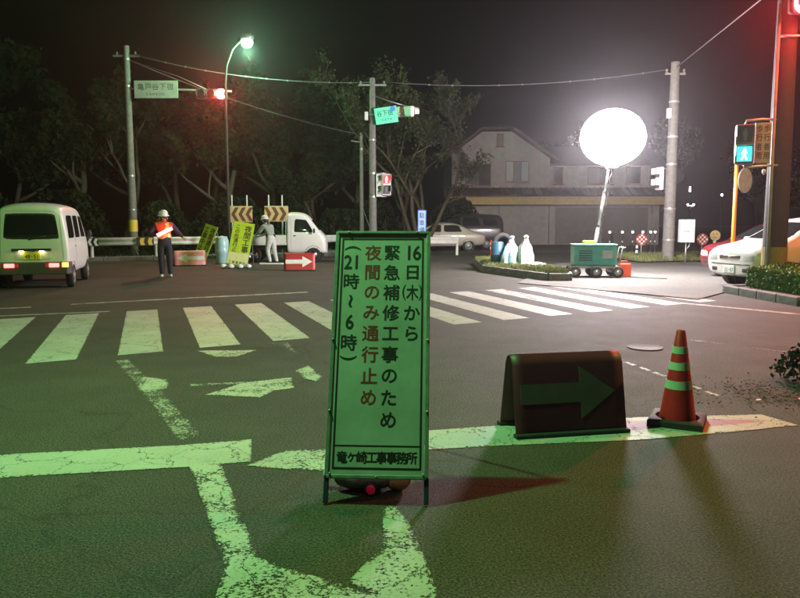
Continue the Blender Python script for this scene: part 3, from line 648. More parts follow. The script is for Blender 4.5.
chevron_panel('chevron_board', 'beige board with brown chevrons pointing left on two posts behind the lime sign', (-6.1, 28.1, 0), 0, .86, .62, 1.72, M_BEIGE, M_BROWN, False, 3, None, (-.36, .22), 'chevron board')
chevron_panel('chevron_board', 'beige board with brown chevrons pointing right on two posts behind the small truck', (-4.78, 28.3, 0), 0, .92, .6, 1.74, M_BEIGE, M_BROWN, True, 3, None, (-.3, .22), 'chevron board')

# ------------------------------------------------------------------ lime notice signs
def lime_sign(label, loc, rz, wd, ht, roll, cols, pale):
    t = thing('lime_notice_sign', label, 'sign', loc, rz); ln = R(-17)
    Ml = Matrix.Rotation(roll, 4, 'Y') @ MX((0, 0, 0), (R(90) + ln, 0, 0))
    def lb(b, x0, x1, s0, s1, o0, o1): b.box(Ml @ Vector(((x0 + x1) / 2, (s0 + s1) / 2, (o0 + o1) / 2)), (x1 - x0, s1 - s0, o1 - o0), Ml.to_3x3())
    b = B(); lb(b, -wd / 2, wd / 2, .1, ht, -.006, .006); b.build('board', M_LIME, t)
    b = B(); lb(b, -wd / 2 + .01, wd / 2 - .01, .12, ht * .33, .0065, .0085); b.build('pale_panel', mat('pale_lime_sheet', (.75, .8, .35), .5, var=.1), t)
    b = B()
    for s in (-1, 1): lb(b, s * wd / 2 - .012, s * wd / 2 + .012, 0, ht + .01, -.02, -.0065)
    b.build('frame', M_STEEL, t)
    b = B(); top = Ml @ Vector((0, ht * .95, -.02))
    for s in (-1, 1): b.tube([top + Vector((s * wd * .35, 0, 0)), (s * wd * .45 + top.x * .5, top.y + .5, .02)], .012, 6)
    b.build('leg', M_STEEL, t)
    k = len(cols); ink = mat('dark_olive_ink', (.06, .045, .01), .6, var=0)
    for ci, word in enumerate(cols):
        b = B()
        x = wd * (.5 - (ci + .5) / k); sz = min(wd / k * .8, ht * .62 / max(4, len(word)))
        for i, ch in enumerate(word): put(b, ch, Ml @ Matrix.Translation((0, 0, .0075)), x, ht * .94 - (i + .5) * ht * .6 / max(4, len(word)), sz, sz, bold=.03)
        b.build('lettering', ink, t, fix=False)
    b = B()
    for i, ch in enumerate('工事事務所'): put(b, ch, Ml @ Matrix.Translation((0, 0, .0092)), wd * (-.34 + i * .17), .17, wd * .15, wd * .15)
    b.build('lettering', ink, t, fix=False)
    return t
lime_sign('tall lime notice sign leaning beside the small truck with sandbags at its feet', (-5.18, 22.9, 0), R(2), .66, 1.5, R(9), ['夜間工事', 'この先通行止'], True)
lime_sign('narrow lime notice sign tilted behind the left-pointing arrow board', (-6.95, 24.9, 0), R(-28), .55, 1.42, R(14), ['夜間通行', '工事中止'], True)
for i, (x, y) in enumerate(((-5.5, 22.62), (-5.25, 22.55), (-4.98, 22.58), (-4.76, 22.7))):
    sandbag('sandbag', 'small white sandbag lying at the foot of the tall lime sign', (x, y, 0), (.24, .2, .14), R(80 + 20 * i), M_POLY, M_POLY, 'sandbags under the lime sign', 20 + i)
t = thing('plastic_drum', 'pale blue plastic water drum draped in polythene beside the lime sign', 'drum', (-6.15, 25.2, 0))
b = B(); b.lathe([(.2, 0), (.22, .03), (.22, .35), (.24, .38), (.22, .42), (.22, .8), (.17, .86), (.08, .88)], 20); b.build('drum', M_POLYB, t, True)
b = B(); b.lathe([(.27, .42), (.245, .5), (.25, .6), (.235, .8), (.2, .9), (.06, .95), (.02, .96)], 9, sx=.92); b.build('polythene_cover', M_POLYB, t, 50)

# ------------------------------------------------------------------ vehicles
def loft(name, parent, st, m, sub=2):
    """st: list of (x, half outline [(y,z)...] from bottom centre to top centre)"""
    K = len(st[0][1]); vs = []; idx = []
    for x, ol in st:
        row = []
        for j, (y, z) in enumerate(ol):
            vs.append((x, y, z)); rr = len(vs) - 1
            if abs(y) < 1e-6: row.append((rr, rr))
            else: vs.append((x, -y, z)); row.append((rr, len(vs) - 1))
        idx.append(row)
    fs = []
    for i in range(len(st) - 1):
        for j in range(K - 1):
            for s in (0, 1): fs.append((idx[i][j][s], idx[i + 1][j][s], idx[i + 1][j + 1][s], idx[i][j + 1][s]))
    for row in (idx[0], idx[-1]):
        for j in range(K - 1):
            f = []
            for q in (row[j][0], row[j + 1][0], row[j + 1][1], row[j][1]):
                if q not in f: f.append(q)
            fs.append(tuple(f))
    b = B(); b.add(vs, fs); o = b.build(name, m, None, True)
    s = o.modifiers.new('sub', 'SUBSURF'); s.levels = sub; s.render_levels = sub
    bpy.context.view_layer.update(); me = bpy.data.meshes.new_from_object(o.evaluated_get(bpy.context.evaluated_depsgraph_get()))
    o.modifiers.clear(); old = o.data; o.data = me; bpy.data.meshes.remove(old); me.shade_smooth(); o.parent = parent
    bvh = BVHTree.FromPolygons([v.co.copy() for v in me.vertices], [tuple(p.vertices) for p in me.polygons])
    return o, bvh
def patch(name, parent, m, bvh, axis, quad, off=.006, rnd=.12, n=8, side=1, nm=None):
    """panel laid on the body; quad = 4 corners in (x,z) for axis 'y' or (y,z) for axis 'x'"""
    q = [Vector(p) for p in quad]; N = nm or n; G = {}; vs = []
    for i in range(n + 1):
        for j in range(N + 1):
            u, v = 2 * i / n - 1, 2 * j / N - 1
            u2 = u * math.sqrt(max(0, 1 - rnd * v * v * v * v)); v2 = v * math.sqrt(max(0, 1 - rnd * u * u * u * u)); a, c = (u2 + 1) / 2, (v2 + 1) / 2
            p = (q[0] * (1 - a) + q[1] * a) * (1 - c) + (q[3] * (1 - a) + q[2] * a) * c
            if axis == 'y': o, d = Vector((p.x, side * 5, p.y)), Vector((0, -side, 0))
            else: o, d = Vector((side * 8, p.x, p.y)), Vector((-side, 0, 0))
            h = bvh.ray_cast(o, d)
            if h[0] is None: h = (o + d * (5 if axis == 'y' else 8), -d)
            nn = h[1] if h[1].dot(d) < 0 else -h[1]
            edge = i in (0, n) or j in (0, N)
            vs.append(h[0] + nn * (off if not edge else -.002))
    b = B(); b.add(vs, [(i * (N + 1) + j, (i + 1) * (N + 1) + j, (i + 1) * (N + 1) + j + 1, i * (N + 1) + j + 1) for i in range(n) for j in range(N)])
    return b.build(name, m, parent, True)
def wheel(parent, x, y, r, wd, side, hub=M_STEEL):
    rot = Euler((R(-90 * side), 0, 0)).to_matrix(); c = (x, y, r)
    b = B(); b.lathe([(r * .62, -wd), (r * .93, -wd), (r, -wd * .8), (r, -wd * .2), (r * .93, 0), (r * .66, .005), (r * .62, -.02)], 28, c, rot); w_ = b.build('wheel', M_BLACK, parent, 40)
    b = B(); b.lathe([(r * .64, -.03), (r * .6, .0), (r * .5, -.015), (r * .28, .005), (r * .2, .02), (.001, .025)], 24, c, rot); b.build('rim', hub, w_, 40)
    b = B()
    for k in range(8):
        a = 2 * math.pi * k / 8; p = rot @ Vector((r * .41 * math.cos(a), r * .41 * math.sin(a), -.008)); b.ell(Vector(c) + p, (r * .06, .012, r * .06), 8, 4)
    b.build('rim_hole', M_BLACKP, w_, True)
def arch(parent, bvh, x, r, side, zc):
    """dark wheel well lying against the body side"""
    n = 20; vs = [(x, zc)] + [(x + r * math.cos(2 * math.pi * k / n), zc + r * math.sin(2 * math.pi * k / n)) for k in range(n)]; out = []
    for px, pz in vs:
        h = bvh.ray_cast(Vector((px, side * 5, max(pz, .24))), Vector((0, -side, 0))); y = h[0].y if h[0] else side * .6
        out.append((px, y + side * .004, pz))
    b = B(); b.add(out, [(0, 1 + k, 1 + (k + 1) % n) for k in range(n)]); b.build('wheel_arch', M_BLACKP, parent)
def tarp(v, k): return v * k

# --- small van seen from behind (front = +x)
vt = thing('small_van', 'small white van seen from behind with lit tail lamps and yellow number plate', 'van', (-7.92, 15.65, 0), R(90 + 15.5))
def vsec(x, zb, wb, zs, ws, zbelt, wbelt, zr, wr, zt): return (x, [(0, zb), (wb * .7, zb), (wb, zb + .03), (ws, zs), (wbelt, zbelt), (wr + (wbelt - wr) * .45, (zbelt + zr) / 2), (wr, zr - .03), (wr - .06, zr + .045), (wr * .55, zt), (0, zt + .01)])
st = [vsec(.0, .42, .62, .5, .69, 1.0, .68, 1.66, .58, 1.74), vsec(.04, .36, .68, .5, .735, 1.0, .728, 1.72, .625, 1.82), vsec(.22, .30, .70, .48, .74, 1.0, .735, 1.76, .64, 1.87), vsec(1.1, .28, .70, .48, .74, 1.0, .738, 1.77, .65, 1.885),
      vsec(2.2, .28, .70, .48, .74, 1.0, .735, 1.75, .64, 1.87), vsec(2.55, .28, .70, .48, .74, 1.0, .73, 1.68, .62, 1.79), vsec(3.0, .28, .69, .48, .73, 1.0, .71, 1.2, .66, 1.26), vsec(3.22, .3, .66, .48, .71, .86, .68, .98, .62, 1.02), vsec(3.3, .34, .55, .48, .62, .78, .6, .88, .52, .9)]
body, bv = loft('body', vt, st, M_WHITEP)
patch('rear_window', vt, M_GLASS, bv, 'x', [(-.57, 1.10), (.57, 1.10), (.50, 1.63), (-.50, 1.63)], .008, .12, 12, -1)
for s in (1, -1):
    patch('side_window', vt, M_GLASS, bv, 'y', [(.16, 1.08), (.98, 1.08), (.98, 1.62), (.26, 1.62)], .006, .1, 8, s)
    patch('side_window', vt, M_GLASS, bv, 'y', [(1.06, 1.08), (1.78, 1.08), (1.78, 1.62), (1.06, 1.62)], .006, .06, 8, s)
    patch('side_window', vt, M_GLASS, bv, 'y', [(1.88, 1.08), (2.72, 1.08), (2.42, 1.6), (1.88, 1.62)], .006, .08, 8, s)
    for x in (.58, 2.72): arch(vt, bv, x, .31, s, .27); wheel(vt, x, s * .735, .265, .15, s)
    patch('door_seam', vt, M_BLACKP, bv, 'y', [(1.015, .42), (1.025, .42), (1.025, 1.7), (1.015, 1.7)], .003, 0, 2, s, 10)
    patch('door_handle', vt, M_BLACKP, bv, 'y', [(.9, .9), (1.0, .9), (1.0, .93), (.9, .93)], .02, .1, 3, s)
    b = B(); b.ell((2.62, s * .82, 1.16), (.05, .06, .1), 10, 8); b.build('mirror', M_BLACKP, vt, True)
# bumper with lamps
b = B(); P = [(-.07, -.70), (-.075, .70), (.02, .755), (.25, .755), (.25, .66), (.06, .62), (.06, -.62), (.25, -.66), (.25, -.755), (.02, -.755)]
b.prism(P, .27, MX((0, 0, .33))); b.build('rear_bumper', mat('grey_bumper', (.08, .06, .06), .6, var=.2), vt, bevel=.02)
for s in (1, -1):
    b = B(); b.box((-.084, s * .44, .53), (.03, .2, .085)); b.build('tail_lamp', M_TAIL, vt, bevel=.012)
    b = B(); b.box((-.068, s * .66, .535), (.03, .13, .1)); b.build('indicator_lamp', M_AMBER if s < 0 else mat('unlit_amber_lamp', (.3, .1, .02), .3, var=0), vt, bevel=.012)
    b = B(); b.box((-.08, s * .30, .53), (.02, .07, .08)); b.build('reverse_lamp', mat('red_lamp_housing', (.35, .02, .02), .3, var=0, emit=(1, .05, .03), es=.25, sample=False), vt, bevel=.01)
patch('plate_recess', vt, mat('pale_plate_recess', (.55, .55, .45), .5, var=.1), bv, 'x', [(-.38, .63), (.38, .63), (.38, .84), (-.38, .84)], .006, .05, 8, -1)
b = B(); b.box((-.035, 0, .865), (.07, .78, .05)); b.build('plate_garnish', M_BLACKP, vt, bevel=.012)
for s in (1, -1): b = B(); b.box((-.05, s * .2, .835), (.03, .08, .012)); b.build('plate_lamp', M_PLATEL, vt)
b = B(); b.box((-.02, 0, .735), (.02, .34, .165)); pl = b.build('number_plate', mat('yellow_plate', (.8, .6, .04), .45, var=.1), vt, bevel=.006)
b = B(); MM = MX((-.0315, 0, .72), (R(90), 0, R(-90)))
for i, ch in enumerate('48-51'): put(b, ch, MM, -.11 + i * .056, 0, .1, .12, bold=.02)
b.build('lettering', M_INK, pl, fix=False)
b = B(); b.tube([(-.03, .05, 1.08), (-.02, -.3, 1.16)], .009, 6); b.build('wiper', M_BLACKP, vt, True)
for s in (1, -1): patch('tailgate_seam', vt, M_BLACKP, bv, 'x', [(s * .622, .62), (s * .630, .62), (s * .575, 1.68), (s * .567, 1.68)], .003, 0, 2, -1, 12)
patch('tailgate_seam', vt, M_BLACKP, bv, 'x', [(-.56, 1.685), (.56, 1.685), (.56, 1.693), (-.56, 1.693)], .003, 0, 12, -1, 2)
patch('window_rubber', vt, M_BLACK, bv, 'x', [(-.60, 1.07), (.60, 1.07), (.53, 1.66), (-.53, 1.66)], .004, .12, 12, -1)

# --- small flat-bed truck (front = +x)
tt = thing('small_truck', 'white small flat bed truck parked beyond the lime sign', 'truck', (-5.95, 26.55, 0), R(3))
def tsec(x, zb, wb, zbelt, wbelt, zr, wr, zt): return (x, [(0, zb), (wb * .7, zb), (wb, zb + .04), (wbelt, zb + .3), (wbelt, zbelt), (wr + (wbelt - wr) * .45, (zbelt + zr) / 2), (wr, zr - .03), (wr - .07, zr + .04), (wr * .5, zt), (0, zt + .01)])
st = [tsec(1.88, .34, .66, 1.0, .7, 1.60, .60, 1.7), tsec(1.9, .3, .70, 1.0, .735, 1.66, .63, 1.76), tsec(2.05, .28, .70, 1.0, .735, 1.70, .64, 1.79), tsec(2.5, .28, .70, 1.0, .735, 1.66, .63, 1.76),
      tsec(2.72, .28, .7, 1.0, .73, 1.5, .62, 1.58), tsec(3.02, .28, .69, .98, .72, 1.08, .66, 1.14), tsec(3.22, .3, .66, .8, .69, .9, .62, .93), tsec(3.3, .33, .56, .68, .6, .8, .5, .82)]
tb, tv = loft('cab', tt, st, M_WHITEP)
for s in (1, -1):
    patch('side_window', tt, M_GLASS, tv, 'y', [(2.12, 1.05), (2.88, 1.05), (2.58, 1.52), (2.16, 1.56)], .006, .08, 8, s)
    patch('door_seam', tt, M_BLACKP, tv, 'y', [(2.03, .42), (2.04, .42), (2.04, 1.62), (2.03, 1.62)], .003, 0, 2, s, 10)
    patch('door_handle', tt, M_BLACKP, tv, 'y', [(2.1, .92), (2.22, .92), (2.22, .96), (2.1, .96)], .015, .1, 3, s)
    arch(tt, tv, 2.82, .32, s, .27)
    for x in (.72, 2.82): wheel(tt, x, s * .73, .265, .15, s, M_CHROME)
    b = B(); b.ell((2.86, s * .83, 1.12), (.04, .06, .09), 10, 8); b.build('mirror', M_BLACKP, tt, True)
    b = B(); b.box((.93, s * .72, .80), (1.86, .025, .3)); b.build('bed_side', M_WHITEP, tt, bevel=.01)
    b = B(); b.box((3.24, s * .5, .72), (.06, .22, .16)); b.build('headlight', M_CHROME, tt, bevel=.03)
patch('windscreen', tt, M_GLASS, tv, 'x', [(-.58, 1.12), (.58, 1.12), (.52, 1.52), (-.52, 1.52)], .006, .08, 8, 1)
patch('rear_window', tt, M_GLASS, tv, 'x', [(-.5, 1.15), (.5, 1.15), (.46, 1.55), (-.46, 1.55)], .006, .1, 8, -1)
b = B(); b.box((.93, 0, .635), (1.9, 1.42, .04)); b.build('bed_floor', M_WHITEP, tt)
b = B(); b.box((0, 0, .8), (.025, 1.46, .3)); b.build('tailgate', M_WHITEP, tt, bevel=.01)
b = B(); b.box((1.0, 0, .52), (2.4, .7, .14)); b.box((.72, 0, .27), (.08, 1.2, .08)); b.build('chassis', M_BLACKP, tt)
b = B(); b.box((1.85, 0, 1.2), (.02, 1.3, .5)); b.tube([(1.85, -.66, .7), (1.85, -.64, 1.58), (1.85, .64, 1.58), (1.85, .66, .7)], .02, 8); b.build('headboard', mat('grey_green_guard', (.25, .36, .32), .5, var=.15), tt)

# --- cars (front = +x)
def csec(x, zb, wb, zbelt, wbelt, zr, wr, zt):
    return (x, [(0, zb), (wb * .7, zb), (wb, zb + .05), (wbelt + .01, zb + .3), (wbelt, zbelt - .05), (wbelt - .04, zbelt + .01), (wr + (wbelt - .04 - wr) * .45, (zbelt + zr) / 2), (wr, zr), (wr * .55, zt), (0, zt + .01)])
def car(name, label, loc, rz, paintm, L, W, H, wagon, group=None, lights=None, plate=True, grille=True):
    t = thing(name, label, 'car', loc, rz, group); k = W / 1.66; hh = H / 1.46; e = 1e-3
    def c(x, zb, wb, zbelt, wbelt, zr, wr, zt): return csec(x * L / 4.2, zb, wb * k, zbelt * hh, wbelt * k, zr * hh, wr * k, zt * hh)
    if wagon: rear = [c(-4.2, .4, .6, .8, .66, .84, .56, .88), c(-4.15, .33, .7, .9, .78, 1.30, .6, 1.36), c(-3.9, .26, .74, .92, .81, 1.39, .63, 1.44), c(-3.0, .22, .76, .92, .82, 1.40, .65, 1.46)]
    else: rear = [c(-4.2, .4, .6, .72, .68, .78, .55, .80), c(-4.1, .3, .7, .84, .77, .88, .62, .91), c(-3.55, .24, .75, .9, .81, .95, .66, .97), c(-3.0, .22, .76, .9, .82, 1.34, .62, 1.39)]
    st = rear + [c(-2.3, .22, .76, .91, .82, 1.40, .65, 1.46), c(-1.7, .22, .76, .9, .82, 1.36, .63, 1.42), c(-.98, .22, .76, .9, .815, .94, .68, .98), c(-.35, .24, .74, .84, .8, .88, .68, .92), c(-.07, .26, .72, .72, .76, .8, .62, .83), c(0, .3, .62, .62, .68, .70, .56, .73)]
    bo, bh = loft('body', t, st, paintm); s4 = L / 4.2; g = lambda pts: [(x * s4, z * hh) for x, z in pts]
    for s in (1, -1):
        patch('side_window', t, M_GLASS, bh, 'y', g([(-2.1, .96), (-1.2, .97), (-1.72, 1.33), (-2.1, 1.35)]), .005, .06, 8, s)
        patch('side_window', t, M_GLASS, bh, 'y', g([(-3.1, .97), (-2.18, .96), (-2.18, 1.35), (-2.95, 1.32)]), .005, .06, 8, s)
        if wagon: patch('side_window', t, M_GLASS, bh, 'y', g([(-3.95, .99), (-3.2, .97), (-3.1, 1.33), (-3.8, 1.3)]), .005, .08, 8, s)
        for x in (-.78, -3.35): arch(t, bh, x * s4, .33, s, .29); wheel(t, x * s4, s * .80 * k, .285, .17, s)
        patch('headlight', t, mat('headlight_glass', (.45, .45, .42), .12, .3, var=.1, spec=.8), bh, 'x', [(s * .36 * k, .55 * hh), (s * .69 * k, .55 * hh), (s * .71 * k, .72 * hh), (s * .38 * k, .70 * hh)], .008, .1, 5, 1)
        patch('fog_recess', t, M_BLACKP, bh, 'x', [(s * .36 * k, .36), (s * .56 * k, .36), (s * .56 * k, .46), (s * .36 * k, .46)], .006, .1, 5, 1)
        patch('tail_lamp', t, mat('unlit_tail_lamp', (.3, .02, .02), .25, var=0), bh, 'x', [(s * .5 * k, .62 * hh), (s * .68 * k, .62 * hh), (s * .68 * k, .78 * hh), (s * .5 * k, .78 * hh)], .008, .1, 4, -1)
        b = B(); b.ell((-1.28 * s4, s * .88 * k, .98 * hh), (.07, .09, .06), 12, 8); b.build('mirror', paintm, t, True)
        patch('door_seam', t, M_BLACKP, bh, 'y', g([(-1.12, .35), (-1.11, .35), (-1.11, .9), (-1.12, .9)]), .003, 0, 2, s, 8)
        patch('door_seam', t, M_BLACKP, bh, 'y', g([(-2.15, .35), (-2.14, .35), (-2.14, .9), (-2.15, .9)]), .003, 0, 2, s, 8)
        patch('door_handle', t, M_CHROME, bh, 'y', g([(-2.06, .82), (-1.9, .82), (-1.9, .85), (-2.06, .85)]), .015, .1, 3, s)
    patch('windscreen', t, M_GLASS, bh, 'x', [(-.62 * k, 1.0 * hh), (.62 * k, 1.0 * hh), (.55 * k, 1.36 * hh), (-.55 * k, 1.36 * hh)], .006, .06, 10, 1)
    patch('rear_window', t, M_GLASS, bh, 'x', [(-.6 * k, .98 * hh), (.6 * k, .98 * hh), (.52 * k, 1.3 * hh), (-.52 * k, 1.3 * hh)], .006, .08, 10, -1)
    patch('grille', t, M_CHROME, bh, 'x', [(-.32 * k, .57 * hh), (.32 * k, .57 * hh), (.34 * k, .68 * hh), (-.34 * k, .68 * hh)], .008, .08, 6, 1)
    patch('bumper_strip', t, M_BLACKP, bh, 'x', [(-.66 * k, .485 * hh), (.66 * k, .485 * hh), (.66 * k, .51 * hh), (-.66 * k, .51 * hh)], .01, .0, 10, 1, 2)
    b = B(); b.box((.0, 0, .42), (.02, .33, .165)); p = b.build('number_plate', mat('white_plate', (.6, .6, .56), .5, var=.1), t, bevel=.005)
    b = B(); MM = MX((.0115, 0, .405), (R(90), 0, R(90)))
    for i, ch in enumerate('32-07'): put(b, ch, MM, -.11 + i * .056, 0, .1, .12, bold=.01)
    b.build('lettering', mat('green_plate_ink', (.03, .12, .06), .6, var=0), p, fix=False)
    b = B(); b.ell((.0, 0, .63 * hh), (.02, .06, .04), 10, 6); b.build('badge', M_CHROME, t, True)
    return t
car('parked_car', 'white parked estate car half hidden by the dark signal mast', (7.32, 16.15, 0), R(197), mat('white_car_paint', (.5, .49, .46), .28, var=.05, coat=.5), 4.2, 1.7, 1.57, True)
car('parked_car', 'dark red parked car just behind the white estate', (8.25, 18.9, 0), R(197), mat('red_car_paint', (.1, .008, .012), .28, var=.08, coat=.5), 4.0, 1.66, 1.46, True)
car('parked_car', 'beige parked sedan behind the short guardrail', (-.2, 35.3, 0), R(182), mat('beige_car_paint', (.5, .43, .38), .35, var=.08, coat=.3), 4.3, 1.66, 1.4, False)
car('parked_car', 'dark parked minivan beside the beige sedan at the house', (.9, 37.8, 0), R(178), mat('dark_car_paint', (.03, .03, .035), .3, var=.1, coat=.4), 4.4, 1.7, 1.8, True)

# ------------------------------------------------------------------ lighting balloon trolley
tr = thing('lighting_trolley', 'teal generator trolley carrying a tall mast with a glowing white balloon lamp', 'light tower', (5.05, 19.0, .02), R(-4))
b = B(); b.box((0, 0, .57), (1.08, .62, .52)); b.build('generator_box', M_TEAL, tr, bevel=.04, seg=3)
b = B(); b.box((0, 0, .845), (1.1, .64, .035)); b.build('lid', mat('pale_teal_lid', (.2, .5, .46), .4, var=.15), tr, bevel=.012)
b = B()
for i in range(5): b.box((-.25, -.315, .45 + i * .06), (.34, .012, .025))
b.build('vent', M_BLACKP, tr); b = B(); b.box((.3, -.314, .6), (.26, .012, .2)); b.build('control_panel', mat('grey_panel', (.3, .32, .3), .5), tr)
b = B(); b.box((0, 0, .27), (1.2, .5, .07)); b.box((-.45, 0, .16), (.06, .7, .06)); b.box((.45, 0, .16), (.06, .7, .06)); b.build('chassis', M_STEEL, tr, bevel=.008)
for x in (-.52, .02, .56):
    for s in (1, -1): wheel(tr, x, s * .40, .15, .1, s)
b = B(); b.box((-.12, 0, .9), (.3, .26, .09)); b.build('ballast_case', M_YEL, tr, bevel=.02)
b = B(); b.tube([(.62, -.2, .3), (.7, -.2, .75), (.78, -.2, .78)], .016, 8); b.tube([(.62, .2, .3), (.7, .2, .75), (.78, .2, .78)], .016, 8); b.tube([(.72, -.25, .77), (.72, .25, .77)], .018, 8); b.build('handle', M_STEEL, tr, True)
mb, mt = Vector((-.02, .12, .3)), Vector((.40, .15, 3.05)); dm = mt - mb
for i, (a0, a1, rr) in enumerate(((0, .38, .05), (.36, .70, .04), (.68, 1.0, .03))):
    b = B(); b.cyl(mb + dm * a0, mb + dm * a1, rr, rr, 14); b.build('mast_section', M_STEEL, tr, True)
for a0 in (.37, .69): b = B(); b.cyl(mb + dm * (a0 - .012), mb + dm * (a0 + .012), .062, .062, 14); b.build('mast_clamp', M_CHROME, tr, 40)
P = []
for k in range(60): s = k / 59; q = mb + dm * s; P.append(q + Vector((.075 + .025 * math.cos(k * 1.1), -.02, 0)))
b = B(); b.tube(P, .012, 6); b.build('coiled_cable', M_BLACKP, tr, True)
BC = Vector((.44, .15, 3.6)); RBX, RBZ = .82, .72
b = B(); b.ell(BC, (RBX, RBX, RBZ), 32, 18); b.build('balloon', M_BALL, tr, True)
b = B(); b.lathe([(.06, -.02), (.16, .0), (.17, .06), (.05, .1)], 18, (BC.x, BC.y, BC.z - RBZ - .06)); b.build('balloon_collar', M_STEEL, tr, True)
t = thing('fuel_can', 'red fuel can standing on the ground beside the lighting trolley', 'fuel can', (5.86, 18.95, .02), R(10))
b = B(); b.box((0, 0, .18), (.3, .2, .36)); b.build('body', mat('orange_red_plastic', (.75, .09, .03), .4, var=.15), t, bevel=.03, seg=3)
b = B(); b.tube([(-.09, 0, .35), (-.08, 0, .42), (.06, 0, .42), (.07, 0, .35)], .018, 8); b.build('handle', M_RED, t, True)
b = B(); b.cyl((.1, 0, .35), (.11, 0, .4), .035, .035, 12); b.build('cap', M_BLACKP, t, 40)
o = B().tube([(5.95, 18.8, .035), (6.3, 18.5, .03), (6.6, 18.35, .03), (6.75, 18.3, .03)], .012, 6).build('ground_cable', M_BLACKP, None, True); tag(o, 'short black cable lying on the pavement beside the fuel can', 'cable')

# ------------------------------------------------------------------ island clutter
def wrapped(label, loc, m, h, inner, seed, lean_=0):
    random.seed(seed); t = thing('wrapped_cone', label, 'wrapped cone', loc, R(random.uniform(0, 90)), None)
    b = B(); b.lathe([(.2, 0), (.2, .03), (.14, .035), (.03, h * .8), (.01, h * .81)], 18); b.build('cone', inner, t, 40)
    prof = [(.2, .03), (.235, .1), (.23, .22), (.21, .36), (.19, .5), (.165, .64), (.1, .75), (.07, .84), (.055, .9), (.075, .95), (.03, 1.0)]; n = 18; vs = []
    for r_, z in prof:
        for a in range(n): q = 2 * math.pi * a / n; rr = r_ * (1 + .13 * math.sin(5 * q + seed + z * 3) + .12 * math.sin(3 * q - z * 5) + random.uniform(-.12, .12)); vs.append((rr * math.cos(q) + lean_ * z + .04 * math.sin(z * 4 + seed), rr * math.sin(q), z * h))
    b = B(); k = len(prof); b.add(vs, [(i * n + a, i * n + (a + 1) % n, (i + 1) * n + (a + 1) % n, (i + 1) * n + a) for i in range(k - 1) for a in range(n)]); b.build('plastic_wrap', m, t, 35)
    return t
wrapped('traffic cone wrapped in pale blue white polythene on the grass island', (3.15, 21.0, .17), M_POLYB, .88, M_CONE, 41, .08)
wrapped('traffic cone wrapped in white polythene with orange showing on the grass island', (3.62, 20.9, .17), mat('white_orange_polythene', (.8, .7, .6), .3, var=.35, scale=6), .9, M_CONE, 42, -.04)
t = thing('plastic_drum', 'dark blue plastic drum with a black tyre on top beside the wrapped cones', 'drum', (2.85, 21.3, .17))
b = B(); b.lathe([(.17, 0), (.19, .03), (.19, .3), (.205, .33), (.19, .36), (.19, .66), (.16, .7), (.02, .7)], 20); b.build('drum', mat('dark_blue_plastic', (.03, .1, .16), .4, var=.2), t, 50)
t = thing('tyre', 'black tyre propped upright behind the wrapped cones', 'tyre', (3.05, 21.75, .17), R(10))
b = B(); b.lathe([(.17, -.08), (.28, -.08), (.31, -.05), (.31, .05), (.28, .08), (.17, .08), (.17, -.08)], 26, (0, 0, .65), Euler((R(90), 0, 0)).to_matrix()); b.build('tread', M_BLACK, t, True)
b = B(); b.box((0, 0, .17), (.3, .12, .36)); b.build('rest', M_BLACKP, t, bevel=.02)
sandbag('sandbag', 'white sandbag lying on the grass of the island', (3.85, 20.5, .17), (.42, .26, .15), R(12), M_POLY, M_POLY, None, 51)
# grass of the island and verge
def blades(name, pts_fn, n, h0, h1, m, parent=None, seed=3):
    random.seed(seed); b = B()
    for i in range(n):
        x, y, z = pts_fn(); h = random.uniform(h0, h1); a = random.uniform(0, 6.28); w_ = random.uniform(.006, .014); lx, ly = math.cos(a) * h * .5, math.sin(a) * h * .5; px, py = -math.sin(a) * w_, math.cos(a) * w_
        b.add([(x - px, y - py, z), (x + px, y + py, z), (x + lx * .35 + px * .7, y + ly * .35 + py * .7, z + h * .6), (x + lx, y + ly, z + h), (x + lx * .35 - px * .7, y + ly * .35 - py * .7, z + h * .6)], [(0, 1, 2, 3, 4)])
    o = b.build(name, m, parent, fix=False); o['kind'] = 'stuff'; return o
def inpoly(poly):
    xs = [p[0] for p in poly]; ys = [p[1] for p in poly]
    def f(z):
        while True:
            x, y = random.uniform(min(xs), max(xs)), random.uniform(min(ys), max(ys)); c = False
            for i in range(len(poly)):
                (x1, y1), (x2, y2) = poly[i], poly[i - 1]
                if (y1 > y) != (y2 > y) and x < (x2 - x1) * (y - y1) / (y2 - y1) + x1: c = not c
            if c: return x, y, z
    return f
fi = inpoly(kp); o = blades('grass', lambda: fi(.16), 9000, .05, .16, M_GRASS); tag(o, 'short rough grass covering the traffic island', 'grass')
fv = inpoly([(8.4, 25.3), (14, 27), (14, 30), (8.2, 29)]); o = blades('grass', lambda: fv(.05), 6000, .06, .25, M_GRASS, seed=4); tag(o, 'rough grass verge around the pale concrete pole', 'grass')
fk = inpoly([(-24, 26), (-11.4, 27.3), (-4, 31.5), (-4.5, 33.5), (-12, 30), (-24, 29)]); o = blades('grass', lambda: fk(.0), 7000, .1, .4, M_LEAFD, seed=5); tag(o, 'dark weeds growing behind the long guardrail', 'weeds')

